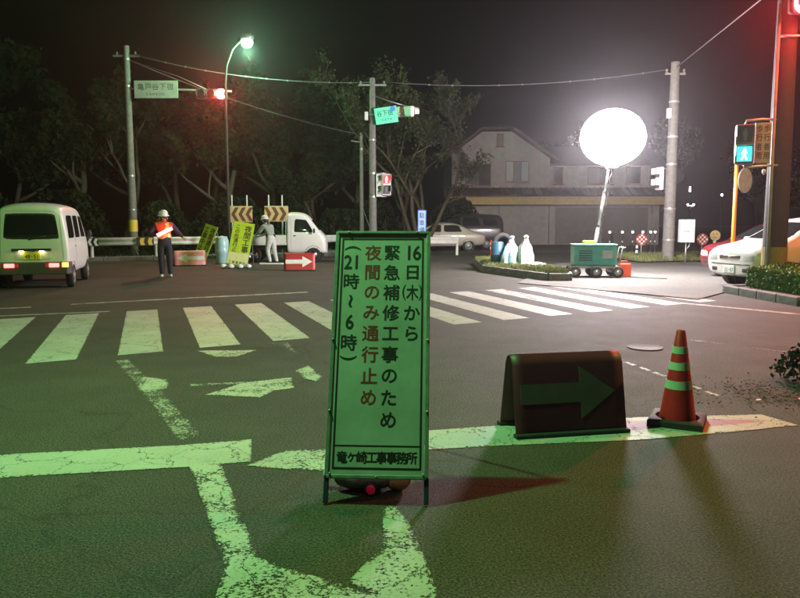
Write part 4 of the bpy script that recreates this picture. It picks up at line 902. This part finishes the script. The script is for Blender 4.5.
# ------------------------------------------------------------------ small roadside things in the right background
for i, (x, y, red) in enumerate(((3.8, 30.4, True), (8.75, 26.9, False))):
    t = thing('delineator_post', 'red and white flexible delineator post in front of the parked minivan' if red else 'black and white delineator post beside the concrete pole', 'post', (x, y, .01))
    b = B(); b.lathe([(.11, 0), (.1, .03), (.04, .05), (.04, .62), (.03, .66), (.001, .67)], 14); b.build('post', M_CONE if red else M_BLACKP, t, 40)
    for z in (.28, .46): b = B(); b.lathe([(.041, z), (.044, z), (.044, z + .1), (.041, z + .1)], 14); b.build('reflective_band', M_WHITEV, t)
for i, (x, lab) in enumerate(((9.95, 'round red and white checker plate on a post left of the concrete pole'), (12.45, 'round red and white checker plate on a post beside the red car'))):
    t = thing('checker_sign', lab, 'sign', (x, 30, .05))
    b = B(); b.cyl((0, 0.03, 0), (0, .03, .75), .025, .025, 10); b.build('post', M_STEEL, t)
    b = B(); b.lathe([(.0005, -.01), (.24, -.01), (.24, .01), (.0005, .01)], 24, (0, 0, .66), Euler((R(90), 0, 0)).to_matrix()); b.build('plate', mat('checker_red', (.5, .06, .05), .5), t, 40)
    for u in range(-2, 3):
        for v in range(-2, 3):
            if (u + v) % 2 == 0 and u * u + v * v < 7: b = B(); b.box((u * .085, -.013, .66 + v * .085), (.08, .004, .08)); b.build('checker_square', M_WHITEV, t)
t = thing('face_sign', 'small round yellow face sign on a white post beside the red car', 'sign', (12.1, 28, .05))
b = B(); b.box((0, .03, .38), (.1, .03, .76)); b.build('post', M_WHITED, t)
b = B(); b.lathe([(.0005, -.01), (.2, -.01), (.2, .01), (.0005, .01)], 24, (0, 0, .86), Euler((R(90), 0, 0)).to_matrix()); b.build('plate', mat('pale_yellow_sheet', (.5, .38, .16), .5, var=.1), t, 40)
b = B(); b.box((-.07, -.013, .92), (.03, .004, .06)); b.box((.07, -.013, .92), (.03, .004, .06)); b.box((0, -.013, .79), (.14, .004, .025)); b.build('face_mark', M_BROWN, t)
for i, px in enumerate((9.2, 9.8, 10.3, 10.8, 11.2, 11.45)):
    t = thing('lamp_post', 'knee-high post with a small white warning lamp along the far road edge', 'warning lamp', (px, 32 + .15 * i, 0), 0, 'warning lamps along the far road')
    b = B(); b.cyl((0, 0, 0), (0, 0, .92), .02, .02, 8); b.build('post', M_BLACKP, t)
    b = B(); b.ell((0, 0, .97), (.042, .042, .045), 12, 8); b.build('lamp', M_TINY, t, True)
    b = B(); b.box((0, -.02, .55), (.05, .02, .08)); b.build('reflector', M_WHITEV, t)
for i, (x, y, h, lab) in enumerate(((24.6, 62, 2.8, 'far double street lamp glowing beyond the verge'), (23.7, 60, 4.2, 'far upright tube lamp glowing beyond the verge'), (27.2, 62, 3.6, 'far single street lamp glowing above the face sign'))):
    t = thing('distant_lamp', lab, 'street lamp', (x, y, 0)); b = B(); b.cyl((0, 0, -.02), (0, 0, h - .1), .05, .04, 8); b.build('shaft', M_BLACKP, t)
    b = B()
    if i == 0: b.ell((-.25, 0, h), (.07, .07, .07), 10, 6); b.ell((.25, 0, h), (.07, .07, .07), 10, 6); b.box((0, 0, h - .1), (.5, .04, .04))
    elif i == 1: b.cyl((0, 0, h - .4), (0, 0, h), .05, .05, 8)
    else: b.ell((0, 0, h), (.09, .09, .09), 10, 6)
    b.build('lamp', M_TINY, t, True)
# blue name flag behind the notice board
t = thing('blue_banner', 'narrow upright blue sign with white lettering in front of the tree', 'sign', (.78, 26, 0))
b = B(); b.box((0, 0, 1.4), (.3, .03, .9)); b.build('panel', M_BLUE, t, bevel=.006)
b = B(); b.box((.0, -.0165, 1.4), (.24, .004, .84)); b.build('pale_field', mat('pale_blue_sheet', (.35, .48, .75), .5, var=.15), t)
b = B(); b.cyl((-.1, .03, 0), (-.1, .03, 1.8), .02, .02, 8); b.cyl((.1, .03, 0), (.1, .03, 1.8), .02, .02, 8); b.build('post', M_STEEL, t)
b = B(); MM = MX((0, -.02, 1.4), (R(90), 0, 0))
for i, ch in enumerate('駐車場'): put(b, ch, MM, 0, .26 - i * .26, .2, .22)
b.build('lettering', mat('dark_blue_ink', (.03, .06, .2), .6, var=0), t, fix=False)

# ------------------------------------------------------------------ house
HY = 44.0
hs = thing('house', 'two storey pale house with a clipped gable and shuttered ground floor shops', 'house', (0, HY, 0))
def wallp(b, poly, y0, y1): b.prism([(x, z) for x, z in poly], y1 - y0, MX((0, y1, 0), (R(90), 0, 0)))
b = B(); wallp(b, [(3.1, 2.9), (8.95, 2.9), (8.95, 5.15), (6.65, 6.72), (4.9, 6.72), (3.1, 5.4)], 0, 8); b.build('upper_wall', M_WALL, hs)
b = B(); wallp(b, [(8.951, 2.9), (15.5, 2.9), (15.5, 4.9), (8.951, 4.9)], 1.6, 8); b.build('upper_wall', M_WALL, hs)
b = B(); wallp(b, [(3.1, 0), (15.6, 0), (15.6, 2.9), (3.1, 2.9)], 0.003, 8); b.build('lower_wall', M_WALL, hs)
b = B()
for pa, pb in (((2.75, 5.12), (4.86, 6.80)), ((4.86, 6.80), (6.69, 6.80)), ((6.69, 6.80), (9.35, 4.95))):
    d = Vector((pb[0] - pa[0], 0, pb[1] - pa[1])); n = Vector((-d.z, 0, d.x)).normalized() * .14
    p = [Vector((pa[0], -.5, pa[1])), Vector((pb[0], -.5, pb[1]))]; vs = [p[0], p[1], p[1] + n, p[0] + n]; vs += [v + Vector((0, 8.8, 0)) for v in vs]
    b.add(vs, [(0, 1, 2, 3), (7, 6, 5, 4), (0, 4, 5, 1), (1, 5, 6, 2), (2, 6, 7, 3), (3, 7, 4, 0)])
b.build('roof', M_ROOF, hs)
b = B(); b.prism([(1.2, 4.85), (4.6, 6.3), (8.4, 4.85)], 6.6, Matrix(((0, 0, 1, 9.0), (1, 0, 0, 0), (0, 1, 0, 0), (0, 0, 0, 1)))); b.build('roof', M_ROOF, hs)
# canopy: sloping tiles over an ochre fascia
b = B(); vs = [(2.6, -1.1, 2.95), (16.2, -1.1, 2.95), (16.2, .0, 3.42), (2.6, .0, 3.42)]; vs += [(x, y, z - .08) for x, y, z in vs]
b.add(vs, [(0, 1, 2, 3), (7, 6, 5, 4), (0, 4, 5, 1), (1, 5, 6, 2), (2, 6, 7, 3), (3, 7, 4, 0)]); cn = b.build('canopy_roof', M_ROOF, hs)
for i in range(34): b = B(); b.box((0, 0, 0), (.07, 1.18, .05)); r_ = b.build('roof_rib', M_ROOF, cn); r_.location = (2.8 + i * .4, -.55, 3.21); r_.rotation_euler = (R(23.1), 0, 0)
b = B(); b.box((9.4, -1.0, 2.62), (13.5, .12, .46)); b.build('fascia', M_FASC, hs, bevel=.01)
def window(x0, x1, z0, z1, y, panes, glass=M_GLASS, fr=M_BROWN):
    b = B(); b.box(((x0 + x1) / 2, y - .01, (z0 + z1) / 2), (x1 - x0, .05, z1 - z0)); wn = b.build('window', fr, hs)
    k = (x1 - x0 - .06) / panes
    for i in range(panes): b = B(); b.box((x0 + .03 + k * (i + .5), y - .035 - .012 * (i % 2), (z0 + z1) / 2), (k - .05, .02, z1 - z0 - .12)); b.build('pane', glass[i] if isinstance(glass, list) else glass, wn)
    b = B(); b.box(((x0 + x1) / 2, y - .08, z0 - .03), (x1 - x0 + .12, .14, .05)); b.build('sill', fr, wn)
M_CURT = mat('pale_curtain_glass', (.42, .42, .42), .6, var=.15, scale=3); M_CURT2 = mat('grey_curtain_glass', (.2, .2, .21), .6, var=.15, scale=3)
window(6.3, 7.72, 3.75, 5.0, 0, 3, [M_CURT, M_CURT2, M_CURT])
window(3.9, 5.45, 3.5, 4.85, 0, 2)
window(5.75, 6.15, 5.85, 6.6, 0, 1, M_SHUTD)
window(9.5, 10.1, 3.7, 4.75, 1.6, 1); window(11.6, 13.2, 3.7, 4.75, 1.6, 2, [M_CURT2, M_GLASS]); window(14.0, 14.9, 3.7, 4.75, 1.6, 1)
for x0, x1, m in ((3.5, 5.9, M_WALL), (6.15, 8.75, M_SHUT), (9.35, 11.9, M_SHUTD), (12.15, 14.9, M_SHUTD)):
    b = B(); b.box(((x0 + x1) / 2, -.02, 1.12), (x1 - x0, .06, 2.24)); sh = b.build('shutter', m, hs)
    for i in range(14): b = B(); b.box(((x0 + x1) / 2, -.06, .12 + i * .155), (x1 - x0 - .06, .025, .13)); b.build('slat', m, sh)
for x in (3.2, 6.0, 9.05, 12.02, 15.2): b = B(); b.box((x, -.07, 1.2), (.16, .16, 2.36)); b.build('pillar', M_WALL, hs)
b = B(); b.tube([(8.98, -.06, 2.4), (8.98, -.06, .05)], .05, 8); b.build('downpipe', M_SHUTD, hs)
b = B(); b.box((3.5, -.55, .35), (1.3, .6, .7)); b.box((4.6, -.4, .25), (.5, .4, .5)); o = b.build('storage_box', M_SHUTD, None, bevel=.02); o.location = (9.6, HY - .6, 0)
tag(o, 'low dark storage boxes against the shop shutters', 'storage box')

# ------------------------------------------------------------------ vegetation
def grow(seed, stems, h, spread, depth, leaf_n, leaf_s, rr, up=.55):
    """returns (wood builder, leaf builder): limbs forking, leaves round the twigs"""
    rnd = random.Random(seed); wd = B(); lv = B(); tips = []
    def limb(p, d, L, r, k):
        n = 4; pts = [p]; q = p.copy(); dd = d.copy()
        for i in range(n):
            dd = (dd + Vector((rnd.uniform(-.22, .22), rnd.uniform(-.22, .22), rnd.uniform(-.05, .14)))).normalized(); q = q + dd * (L / n); pts.append(q.copy())
        wd.tube(pts, [r * (1 - .45 * i / n) for i in range(n + 1)], 7 if k > 1 else 4)
        if k <= 1: tips.append((pts, L))
        if k > 0:
            for c in range(rnd.choice((2, 3, 3))):
                base = pts[rnd.choice((2, 3, 4))]; sd = Vector((rnd.uniform(-1, 1), rnd.uniform(-1, 1), rnd.uniform(-.15, .9))).normalized()
                limb(base, (dd * up + sd * spread).normalized(), L * rnd.uniform(.55, .8), r * .55, k - 1)
    for s in range(stems):
        a = 6.28 * s / stems + rnd.uniform(-.4, .4); d = Vector((math.cos(a) * .3, math.sin(a) * .3, 1)).normalized() if stems > 1 else Vector((0, 0, 1))
        limb(Vector((math.cos(a) * .15 * (stems > 1), math.sin(a) * .15 * (stems > 1), -.05)), d, h * .42, rr, depth)
    for i in range(leaf_n):
        pts, L = rnd.choice(tips); p = pts[rnd.randint(1, 4)] + Vector((rnd.gauss(0, 1), rnd.gauss(0, 1), rnd.gauss(0, .8))) * L * .16
        if p.z < .4: continue
        s = leaf_s * rnd.uniform(.6, 1.3); e = Euler((rnd.uniform(-1.2, 1.2), rnd.uniform(-1.2, 1.2), rnd.uniform(0, 6.28))).to_matrix()
        lv.add([p + e @ Vector(v) for v in ((-s * .5, 0, 0), (0, -s * .26, s * .05), (s * .5, 0, 0), (0, s * .26, s * .05))], [(0, 1, 2, 3)])
    return wd, lv
def tree(name, label, loc, wl, mleaf, group=None, rz=0, sc=1):
    t = thing(name, label, 'tree', loc, rz, group); t.scale = (sc, sc, sc)
    wl[0].build('trunk', M_BARK, t, True, fix=False); wl[1].build('crown', mleaf, t, fix=False); return t
tree('broadleaf_tree', 'many stemmed broadleaf tree between the signal pole and the house', (1.0, 34.2, 0), grow(5, 4, 8.6, .8, 4, 17000, .17, .12, .75), M_LEAF)
protos = [grow(21, 1, 11, .9, 4, 12000, .34, .22), grow(22, 1, 10, 1.0, 4, 12000, .34, .2), grow(23, 2, 9, .95, 3, 9000, .34, .18)]
random.seed(9); spots = []
for x, y, s in ((-27, 33, 1.0), (-23, 36, 1.15), (-19, 33.5, .95), (-15.5, 35, 1.05), (-12.5, 33, .85), (-10.8, 37, 1.1), (-8.2, 34, .85), (-6.2, 38, 1.05), (-4.0, 35.5, .8), (-2.2, 39, .95), (.2, 42, .9), (-30, 28.5, 1.0), (-21, 29.8, .7), (-16.5, 30, .6), (-13, 40, 1.25), (-5, 43, 1.2)): spots.append((x, y, s, 'dark broadleaf tree in the wood behind the long guardrail', 'trees of the wood'))
for x, y, s in ((20, 58, 1.0), (26, 52, 1.0), (31, 50, 1.1), (36, 44, 1.1), (23, 40, .7), (28, 36, .9), (17, 64, 1.1), (33, 33, 1.0)): spots.append((x, y, s, 'dark tree in the row beyond the parked cars', 'trees beyond the parked cars'))
roots = {}
for i, (x, y, s, lab, grp) in enumerate(spots):
    k = i % 3
    if k not in roots: o = roots[k] = tree('dark_tree', lab, (x, y, 0), protos[k], M_LEAFD, grp)
    else: o = copy_tree(roots[k]); o['label'] = lab; o['group'] = grp
    o.location = (x, y, -.02); o.rotation_euler = (0, 0, random.uniform(0, 6.28)); o.scale = (s, s, s * random.uniform(.9, 1.1))
# undergrowth at the wood's edge
def shrub_builder(seed, r, n, ls):
    rnd = random.Random(seed); b = B()
    for i in range(n):
        a = rnd.uniform(0, 6.28); u = rnd.random() ** .4; z = rnd.uniform(0, 1); k = math.sqrt(max(0, 1 - (z * .95) ** 2)) * (.8 + .3 * math.sin(a * 3 + seed))
        p = Vector((math.cos(a) * r[0] * u * k, math.sin(a) * r[1] * u * k, z * r[2] + .03)); s = ls * rnd.uniform(.6, 1.3); e = Euler((rnd.uniform(-1.4, 1.4), rnd.uniform(-1.4, 1.4), rnd.uniform(0, 6.28))).to_matrix()
        b.add([p + e @ Vector(v) for v in ((-s * .5, 0, 0), (0, -s * .28, s * .06), (s * .5, 0, 0), (0, s * .28, s * .06))], [(0, 1, 2, 3)])
    return b
first = None
for i, (x, y, s) in enumerate(((-25, 29, 1.2), (-21, 30.2, 1.0), (-17, 30, 1.1), (-13.8, 30.3, 1.2), (-10.2, 31, 1.0), (-7.4, 32.5, 1.1), (-5, 34, 1.0), (-3, 35, .9), (3.2, 42, 1.2), (-1.2, 37, 1.1))):
    if first is None:
        first = thing('shrub', 'dark bush growing at the edge of the wood', 'shrub', (x, y, 0), 0, 'bushes at the wood edge'); shrub_builder(3, (1.9, 1.4, 2.2), 3500, .22).build('foliage', M_LEAFD, first, fix=False)
        b = B(); [b.tube([(0, 0, -.05), (math.cos(a) * .5, math.sin(a) * .5, 1.2)], [.04, .015], 5) for a in (0, 1.3, 2.6, 3.9, 5.2)]; b.build('stem', M_BARK, first); o = first
    else: o = copy_tree(first)
    o.location = (x, y, 0); o.rotation_euler = (0, 0, i * 1.3); o.scale = (s, s, s)
# clipped hedge
hg = thing('hedge', 'low clipped green hedge in the kerbed bed at the foot of the signal mast', 'hedge', (0, 0, .13)); rnd = random.Random(8); b = B()
def hp(): 
    f = inpoly([(7.1, 14.85), (7.34, 13.0), (8.4, 11.8), (11.8, 11.5), (11.8, 15.3), (8, 15.2)]); random.seed(77); return f
f = hp()
for i in range(30000):
    x, y, _ = f(0); topz = .43 + .04 * math.sin(x * 5) + .03 * math.sin(y * 7); z = topz * (random.random() ** .35); s = .06 * random.uniform(.6, 1.3); e = Euler((random.uniform(-1.3, 1.3), random.uniform(-1.3, 1.3), random.uniform(0, 6.28))).to_matrix(); p = Vector((x, y, z + .03))
    b.add([p + e @ Vector(v) for v in ((-s * .5, 0, 0), (0, -s * .3, s * .06), (s * .5, 0, 0), (0, s * .3, s * .06))], [(0, 1, 2, 3)])
HP = [(7.12, 14.85), (7.36, 13.0), (8.4, 11.8), (11.8, 11.52)]
for i in range(16000):
    k = random.randrange(3); u = random.random(); x = HP[k][0] + (HP[k + 1][0] - HP[k][0]) * u; y = HP[k][1] + (HP[k + 1][1] - HP[k][1]) * u
    q = abs(random.gauss(0, .09)) - .05; x += q * .8; y += q * .5; s = .06 * random.uniform(.6, 1.3); e = Euler((random.uniform(-1.4, 1.4), random.uniform(-1.4, 1.4), random.uniform(0, 6.28))).to_matrix(); p = Vector((x, y, .02 + random.random() * (.42 + .04 * math.sin(x * 5))))
    b.add([p + e @ Vector(v) for v in ((-s * .5, 0, 0), (0, -s * .3, s * .06), (s * .5, 0, 0), (0, s * .3, s * .06))], [(0, 1, 2, 3)])
b.build('foliage', M_LEAFH, hg, fix=False)
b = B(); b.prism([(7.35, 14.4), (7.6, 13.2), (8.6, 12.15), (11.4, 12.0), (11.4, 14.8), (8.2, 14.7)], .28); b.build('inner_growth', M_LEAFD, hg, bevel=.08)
for i in range(24): x, y, _ = f(0); B().tube([(x, y, -.05), (x + random.uniform(-.1, .1), y + random.uniform(-.1, .1), .4)], [.012, .005], 4).build('stem', M_BARK, hg)
# dark shrub and litter at the right road edge
t = thing('shrub', 'dark low shrub with dead leaves growing at the end of the stop line', 'shrub', (4.05, 6.6, 0)); shrub_builder(12, (.5, .6, .36), 2600, .06).build('foliage', M_LEAFD, t, fix=False)
b = B(); [b.tube([(0, 0, -.02), (math.cos(a) * .3, math.sin(a) * .3, .3)], [.015, .006], 5) for a in (0, 1.3, 2.6, 3.9, 5.2)]; b.build('stem', M_BARK, t)
random.seed(15); b = B()
for i in range(800):
    x, y = 3.35 + random.gauss(0, .36), 6.1 + random.gauss(0, .3); s = random.uniform(.006, .022); e = Euler((random.uniform(-.5, .5), random.uniform(-.5, .5), random.uniform(0, 6.28))).to_matrix()
    b.add([Vector((x, y, .016)) + e @ Vector(v) for v in ((-s, 0, 0), (0, -s * .5, .004), (s, 0, 0), (0, s * .5, .004))], [(0, 1, 2, 3)])
o = b.build('leaf_litter', mat('dead_leaf', (.07, .04, .02), .8, var=.5, scale=30), None, fix=False); tag(o, 'scattered dead leaves and grit at the road edge by the shrub', 'leaf litter', None, 'stuff')
for i, (x, y) in enumerate(((2.98, 5.92), (3.35, 5.96))):
    b = B(); b.add([(-.02, -.012, .0), (.02, -.01, .004), (.022, .012, .008), (-.014, .012, .003)], [(0, 1, 2, 3)]); o = b.build('paper_scrap', M_POLY, None); o.location = (x, y, .008); s = o.modifiers.new('solid', 'SOLIDIFY'); s.thickness = .004
    tag(o, 'tiny white scrap of paper lying on the asphalt', 'paper scrap', 'paper scraps on the road')

# ------------------------------------------------------------------ people
def person(label, loc, rz, J, col, helmet, vest=None, wand=None):
    """J: joints in metres, figure faces local -y. One skinned body, clothes as material regions and offset shells."""
    t = thing('person', label, 'person', loc, rz)
    V = []; RAD = []; E = []; TAG = []; ix = {}
    def v(n, p, r):
        ix[n] = len(V); V.append(Vector(p)); RAD.append(r)
    def e(a, c, tg): E.append((ix[a], ix[c])); TAG.append(tg)
    v('pelvis', J['pelvis'], .13); v('waist', J['waist'], .125); v('chest', J['chest'], .15); v('neck0', J['neck'], .065); v('neck1', Vector(J['neck']) + Vector((0, -.01, .06)), .055)
    hd = Vector(J['head']); v('jaw', hd + Vector((0, -.02, -.06)), .072); v('skull', hd + Vector((0, .0, .03)), .092); v('nose', hd + Vector((0, -.105, -.02)), .014)
    e('pelvis', 'waist', 'jacket'); e('waist', 'chest', 'jacket'); e('chest', 'neck0', 'jacket'); e('neck0', 'neck1', 'skin'); e('neck1', 'jaw', 'skin'); e('jaw', 'skull', 'skin'); e('jaw', 'nose', 'skin')
    for s, q in (('l', 1), ('r', -1)):
        v(s + 'sh', J[s + 'sh'], .075); v(s + 'el', J[s + 'el'], .052); v(s + 'wr', J[s + 'wr'], .036); e('chest', s + 'sh', 'jacket'); e(s + 'sh', s + 'el', 'jacket'); e(s + 'el', s + 'wr', 'jacket')
        wr = Vector(J[s + 'wr']); d = (wr - Vector(J[s + 'el'])).normalized(); side = Vector((0, -1, 0)).cross(d); side = side.normalized() if side.length > .1 else Vector((1, 0, 0)); nrm = d.cross(side)
        v(s + 'pm', wr + d * .06, .036); e(s + 'wr', s + 'pm', 'glove')
        for f in range(4):
            o_ = side * (-.027 + .018 * f); L = (.06, .07, .066, .05)[f]; a_ = wr + d * .095 + o_; v(s + 'f%da' % f, a_, .0095); v(s + 'f%db' % f, a_ + d * L * .5 + nrm * .012, .009); v(s + 'f%dc' % f, a_ + d * L * .75 + nrm * .035, .008)
            e(s + 'pm', s + 'f%da' % f, 'glove'); e(s + 'f%da' % f, s + 'f%db' % f, 'glove'); e(s + 'f%db' % f, s + 'f%dc' % f, 'glove')
        v(s + 'ta', wr + d * .045 - side * .045 + nrm * .01, .011); v(s + 'tb', wr + d * .085 - side * .055 + nrm * .03, .009); e(s + 'pm', s + 'ta', 'glove'); e(s + 'ta', s + 'tb', 'glove')
        v(s + 'hip', J[s + 'hip'], .1); v(s + 'kn', J[s + 'kn'], .068); v(s + 'an', J[s + 'an'], .052); an = Vector(J[s + 'an']); fd = Vector(J.get(s + 'fd', (0.12 * q, -1, 0))).normalized()
        v(s + 'hl', an + Vector((0, .02, -.06)), .042); v(s + 'ft', an + fd * .16 + Vector((0, 0, -.062)), .036)
        e('pelvis', s + 'hip', 'trousers'); e(s + 'hip', s + 'kn', 'trousers'); e(s + 'kn', s + 'an', 'trousers'); e(s + 'an', s + 'hl', 'shoe'); e(s + 'hl', s + 'ft', 'shoe')
    me = bpy.data.meshes.new('body'); me.from_pydata(V, E, []); o = bpy.data.objects.new('body', me); C.objects.link(o)
    sk = o.modifiers.new('skin', 'SKIN'); sk.branch_smoothing = .4; sk.use_smooth_shade = True
    for i, sv in enumerate(me.skin_vertices[0].data): sv.radius = (RAD[i] * (1.28 if RAD[i] > .05 and i > 7 else 1.08),) * 2; sv.use_root = (i == 0)
    # flatter, wider trunk
    for n_, rx, ry in (('pelvis', .17, .125), ('waist', .17, .13), ('chest', .195, .14)): me.skin_vertices[0].data[ix[n_]].radius = (rx, ry)
    sb = o.modifiers.new('sub', 'SUBSURF'); sb.levels = 1; sb.render_levels = 1
    bpy.context.view_layer.update(); nm = bpy.data.meshes.new_from_object(o.evaluated_get(bpy.context.evaluated_depsgraph_get())); o.modifiers.clear(); o.data = nm; bpy.data.meshes.remove(me); o.parent = t
    order = ['jacket', 'trousers', 'skin', 'glove', 'shoe']; nm.materials.clear()
    for k in order: nm.materials.append(col[k])
    segs = [(V[a], V[c], TAG[i], max(RAD[a], RAD[c])) for i, (a, c) in enumerate(E)]; tors = []
    belt = (Vector(J['pelvis']) + Vector(J['waist'])) / 2
    for p in nm.polygons:
        best = None; bi = 'jacket'
        for i, (a, c, tg, r_) in enumerate(segs):
            ab = c - a; s_ = max(0, min(1, (p.center - a).dot(ab) / max(1e-9, ab.length_squared))); dd = (p.center - a - ab * s_).length - r_ * .6
            if best is None or dd < best: best = dd; bi = tg; bk_ = i
        if bi == 'jacket' and bk_ == 0 and p.center.z < belt.z: bi = 'trousers'
        p.material_index = order.index(bi)
        if bi == 'jacket' and (bk_ <= 3 or E[bk_][0] == ix['chest']): tors.append(p.index)
    nm.shade_smooth()
    def shell(name, m, off, test):
        vs = {}; b = B(); P = []; F = []
        for pi in tors:
            p = nm.polygons[pi]
            if not test(p.center): continue
            f_ = []
            for vi in p.vertices:
                if vi not in vs: vs[vi] = len(P); P.append(nm.vertices[vi].co + nm.vertices[vi].normal * off)
                f_.append(vs[vi])
            F.append(f_)
        if F: b.add(P, F); b.build(name, m, t, True, fix=False)
    if vest:
        shell('vest', vest, .012, lambda c: c.z > belt.z + .02 and abs(c.x - J['chest'][0]) < .2)
        for zc in (belt.z + .07,): shell('reflective_stripe', M_REFL, .017, lambda c: abs(c.z - zc) < .035)
        for sx in (-1, 1): shell('reflective_stripe', M_REFL, .018, lambda c: abs(c.x - J['chest'][0] - sx * .1) < .03 and c.z > belt.z + .1)
    else: shell('belt', M_BLACKP, .01, lambda c: abs(c.z - belt.z - .02) < .03)
    for s in (-1, 1):
        b = B(); b.ell(hd + Vector((s * .035, -.088, .0)), (.012, .008, .007), 8, 6); b.build('eye', M_INK, t, True)
        b = B(); b.ell(hd + Vector((s * .098, .01, -.02)), (.012, .022, .035), 8, 6); b.build('ear', M_SKIN, t, True)
    b = B(); b.box(hd + Vector((0, -.088, -.075)), (.045, .01, .01)); b.build('mouth', mat('lip', (.3, .12, .1), .6, var=0), t)
    b = B(); b.ell(hd + Vector((0, .025, .02)), (.1, .1, .1), 14, 8); b.build('hair', M_BLACKP, t, True)
    b = B(); b.lathe([(.118, .0), (.15, -.005), (.15, .005), (.122, .015), (.12, .07), (.09, .125), (.04, .15), (.001, .153)], 22, hd + Vector((0, 0, .055)), Euler((R(6), 0, 0)).to_matrix(), sy=1.12); b.build('helmet', helmet, t, 50)
    return t
J = dict(pelvis=(0, 0, .92), waist=(0, 0, 1.08), chest=(0, .01, 1.29), neck=(0, .01, 1.44), head=(-.01, -.02, 1.56), lsh=(.19, .01, 1.38), rsh=(-.19, .01, 1.38), lel=(.34, .06, 1.17), lwr=(.47, -.06, 1.05), rel=(-.36, -.02, 1.14), rwr=(-.15, -.25, 1.1),
         lhip=(.1, 0, .88), rhip=(-.1, 0, .88), lkn=(.11, -.02, .48), rkn=(-.1, -.01, .48), lan=(.12, .0, .1), ran=(-.09, .02, .1))
fl = person('flagger in white helmet and red reflective vest holding a lit wand across the chest', (-6.22, 19.25, 0), R(18), J, dict(jacket=M_PURP, trousers=M_NAVYC, skin=M_SKIN, glove=M_PALEC, shoe=M_PALEC), mat('white_helmet', (.75, .72, .7), .35, var=.08), M_VEST)
t = thing('light_wand', 'glowing red white signal wand held by the flagger', 'wand', (-6.22, 19.25, 0), R(18))
b = B(); b.tube([(-.19, -.31, 1.08), (-.10, -.31, 1.12)], .02, 10); b.build('grip', M_BLACKP, t, True)
b = B(); b.tube([(-.18, -.315, 1.1), (.0, -.32, 1.19), (.2, -.32, 1.29)], [.045, .05, .045], 14); b.build('tube', M_WAND, t, True)
J2 = dict(pelvis=(0, .05, .86), waist=(0, -.02, 1.02), chest=(0, -.12, 1.22), neck=(0, -.2, 1.36), head=(0, -.25, 1.47), lsh=(.19, -.12, 1.3), rsh=(-.19, -.12, 1.3), lel=(.23, -.3, 1.08), lwr=(.16, -.5, 1.0), rel=(-.23, -.28, 1.06), rwr=(-.14, -.48, .98),
          lhip=(.1, .05, .82), rhip=(-.1, .05, .82), lkn=(.11, -.04, .45), rkn=(-.11, .06, .46), lan=(.12, .08, .1), ran=(-.12, .16, .1))
person('worker in grey green overalls and pale helmet leaning over the truck bed', (-4.5, 25.3, 0), R(-125), J2, dict(jacket=M_GREYC, trousers=M_PALEC, skin=M_SKIN, glove=M_PALEC, shoe=M_BLACK), mat('pale_helmet', (.6, .64, .6), .35, var=.08))
o = B().box((0, 0, .03), (.8, .16, .05)).build('timber_plank', M_WHITEV, None, bevel=.01); o.location = (-4.35, 24.6, 0); o.rotation_euler = (0, 0, R(-6)); tag(o, 'short white plank lying on the road by the truck', 'plank')

# ------------------------------------------------------------------ night haze added to give the lamps a glow
hz = bpy.data.materials.new('lamp_glow_haze'); hz.use_nodes = True; tn = hz.node_tree; tn.nodes.remove(tn.nodes['Principled BSDF'])
pv = tn.nodes.new('ShaderNodeVolumePrincipled'); pv.inputs['Color'].default_value = (.9, .88, .92, 1); pv.inputs['Density'].default_value = HAZE; pv.inputs['Anisotropy'].default_value = .85
lk(tn, pv.outputs[0], tn.nodes['Material Output'].inputs['Volume'])
b = B(); b.box((0, 70, 7.5), (320, 280, 17.2)); o = b.build('haze', hz); o['kind'] = 'stuff'; o['label'] = 'thin night haze added to make a glow round the lamps'
print('done', len(bpy.data.objects))
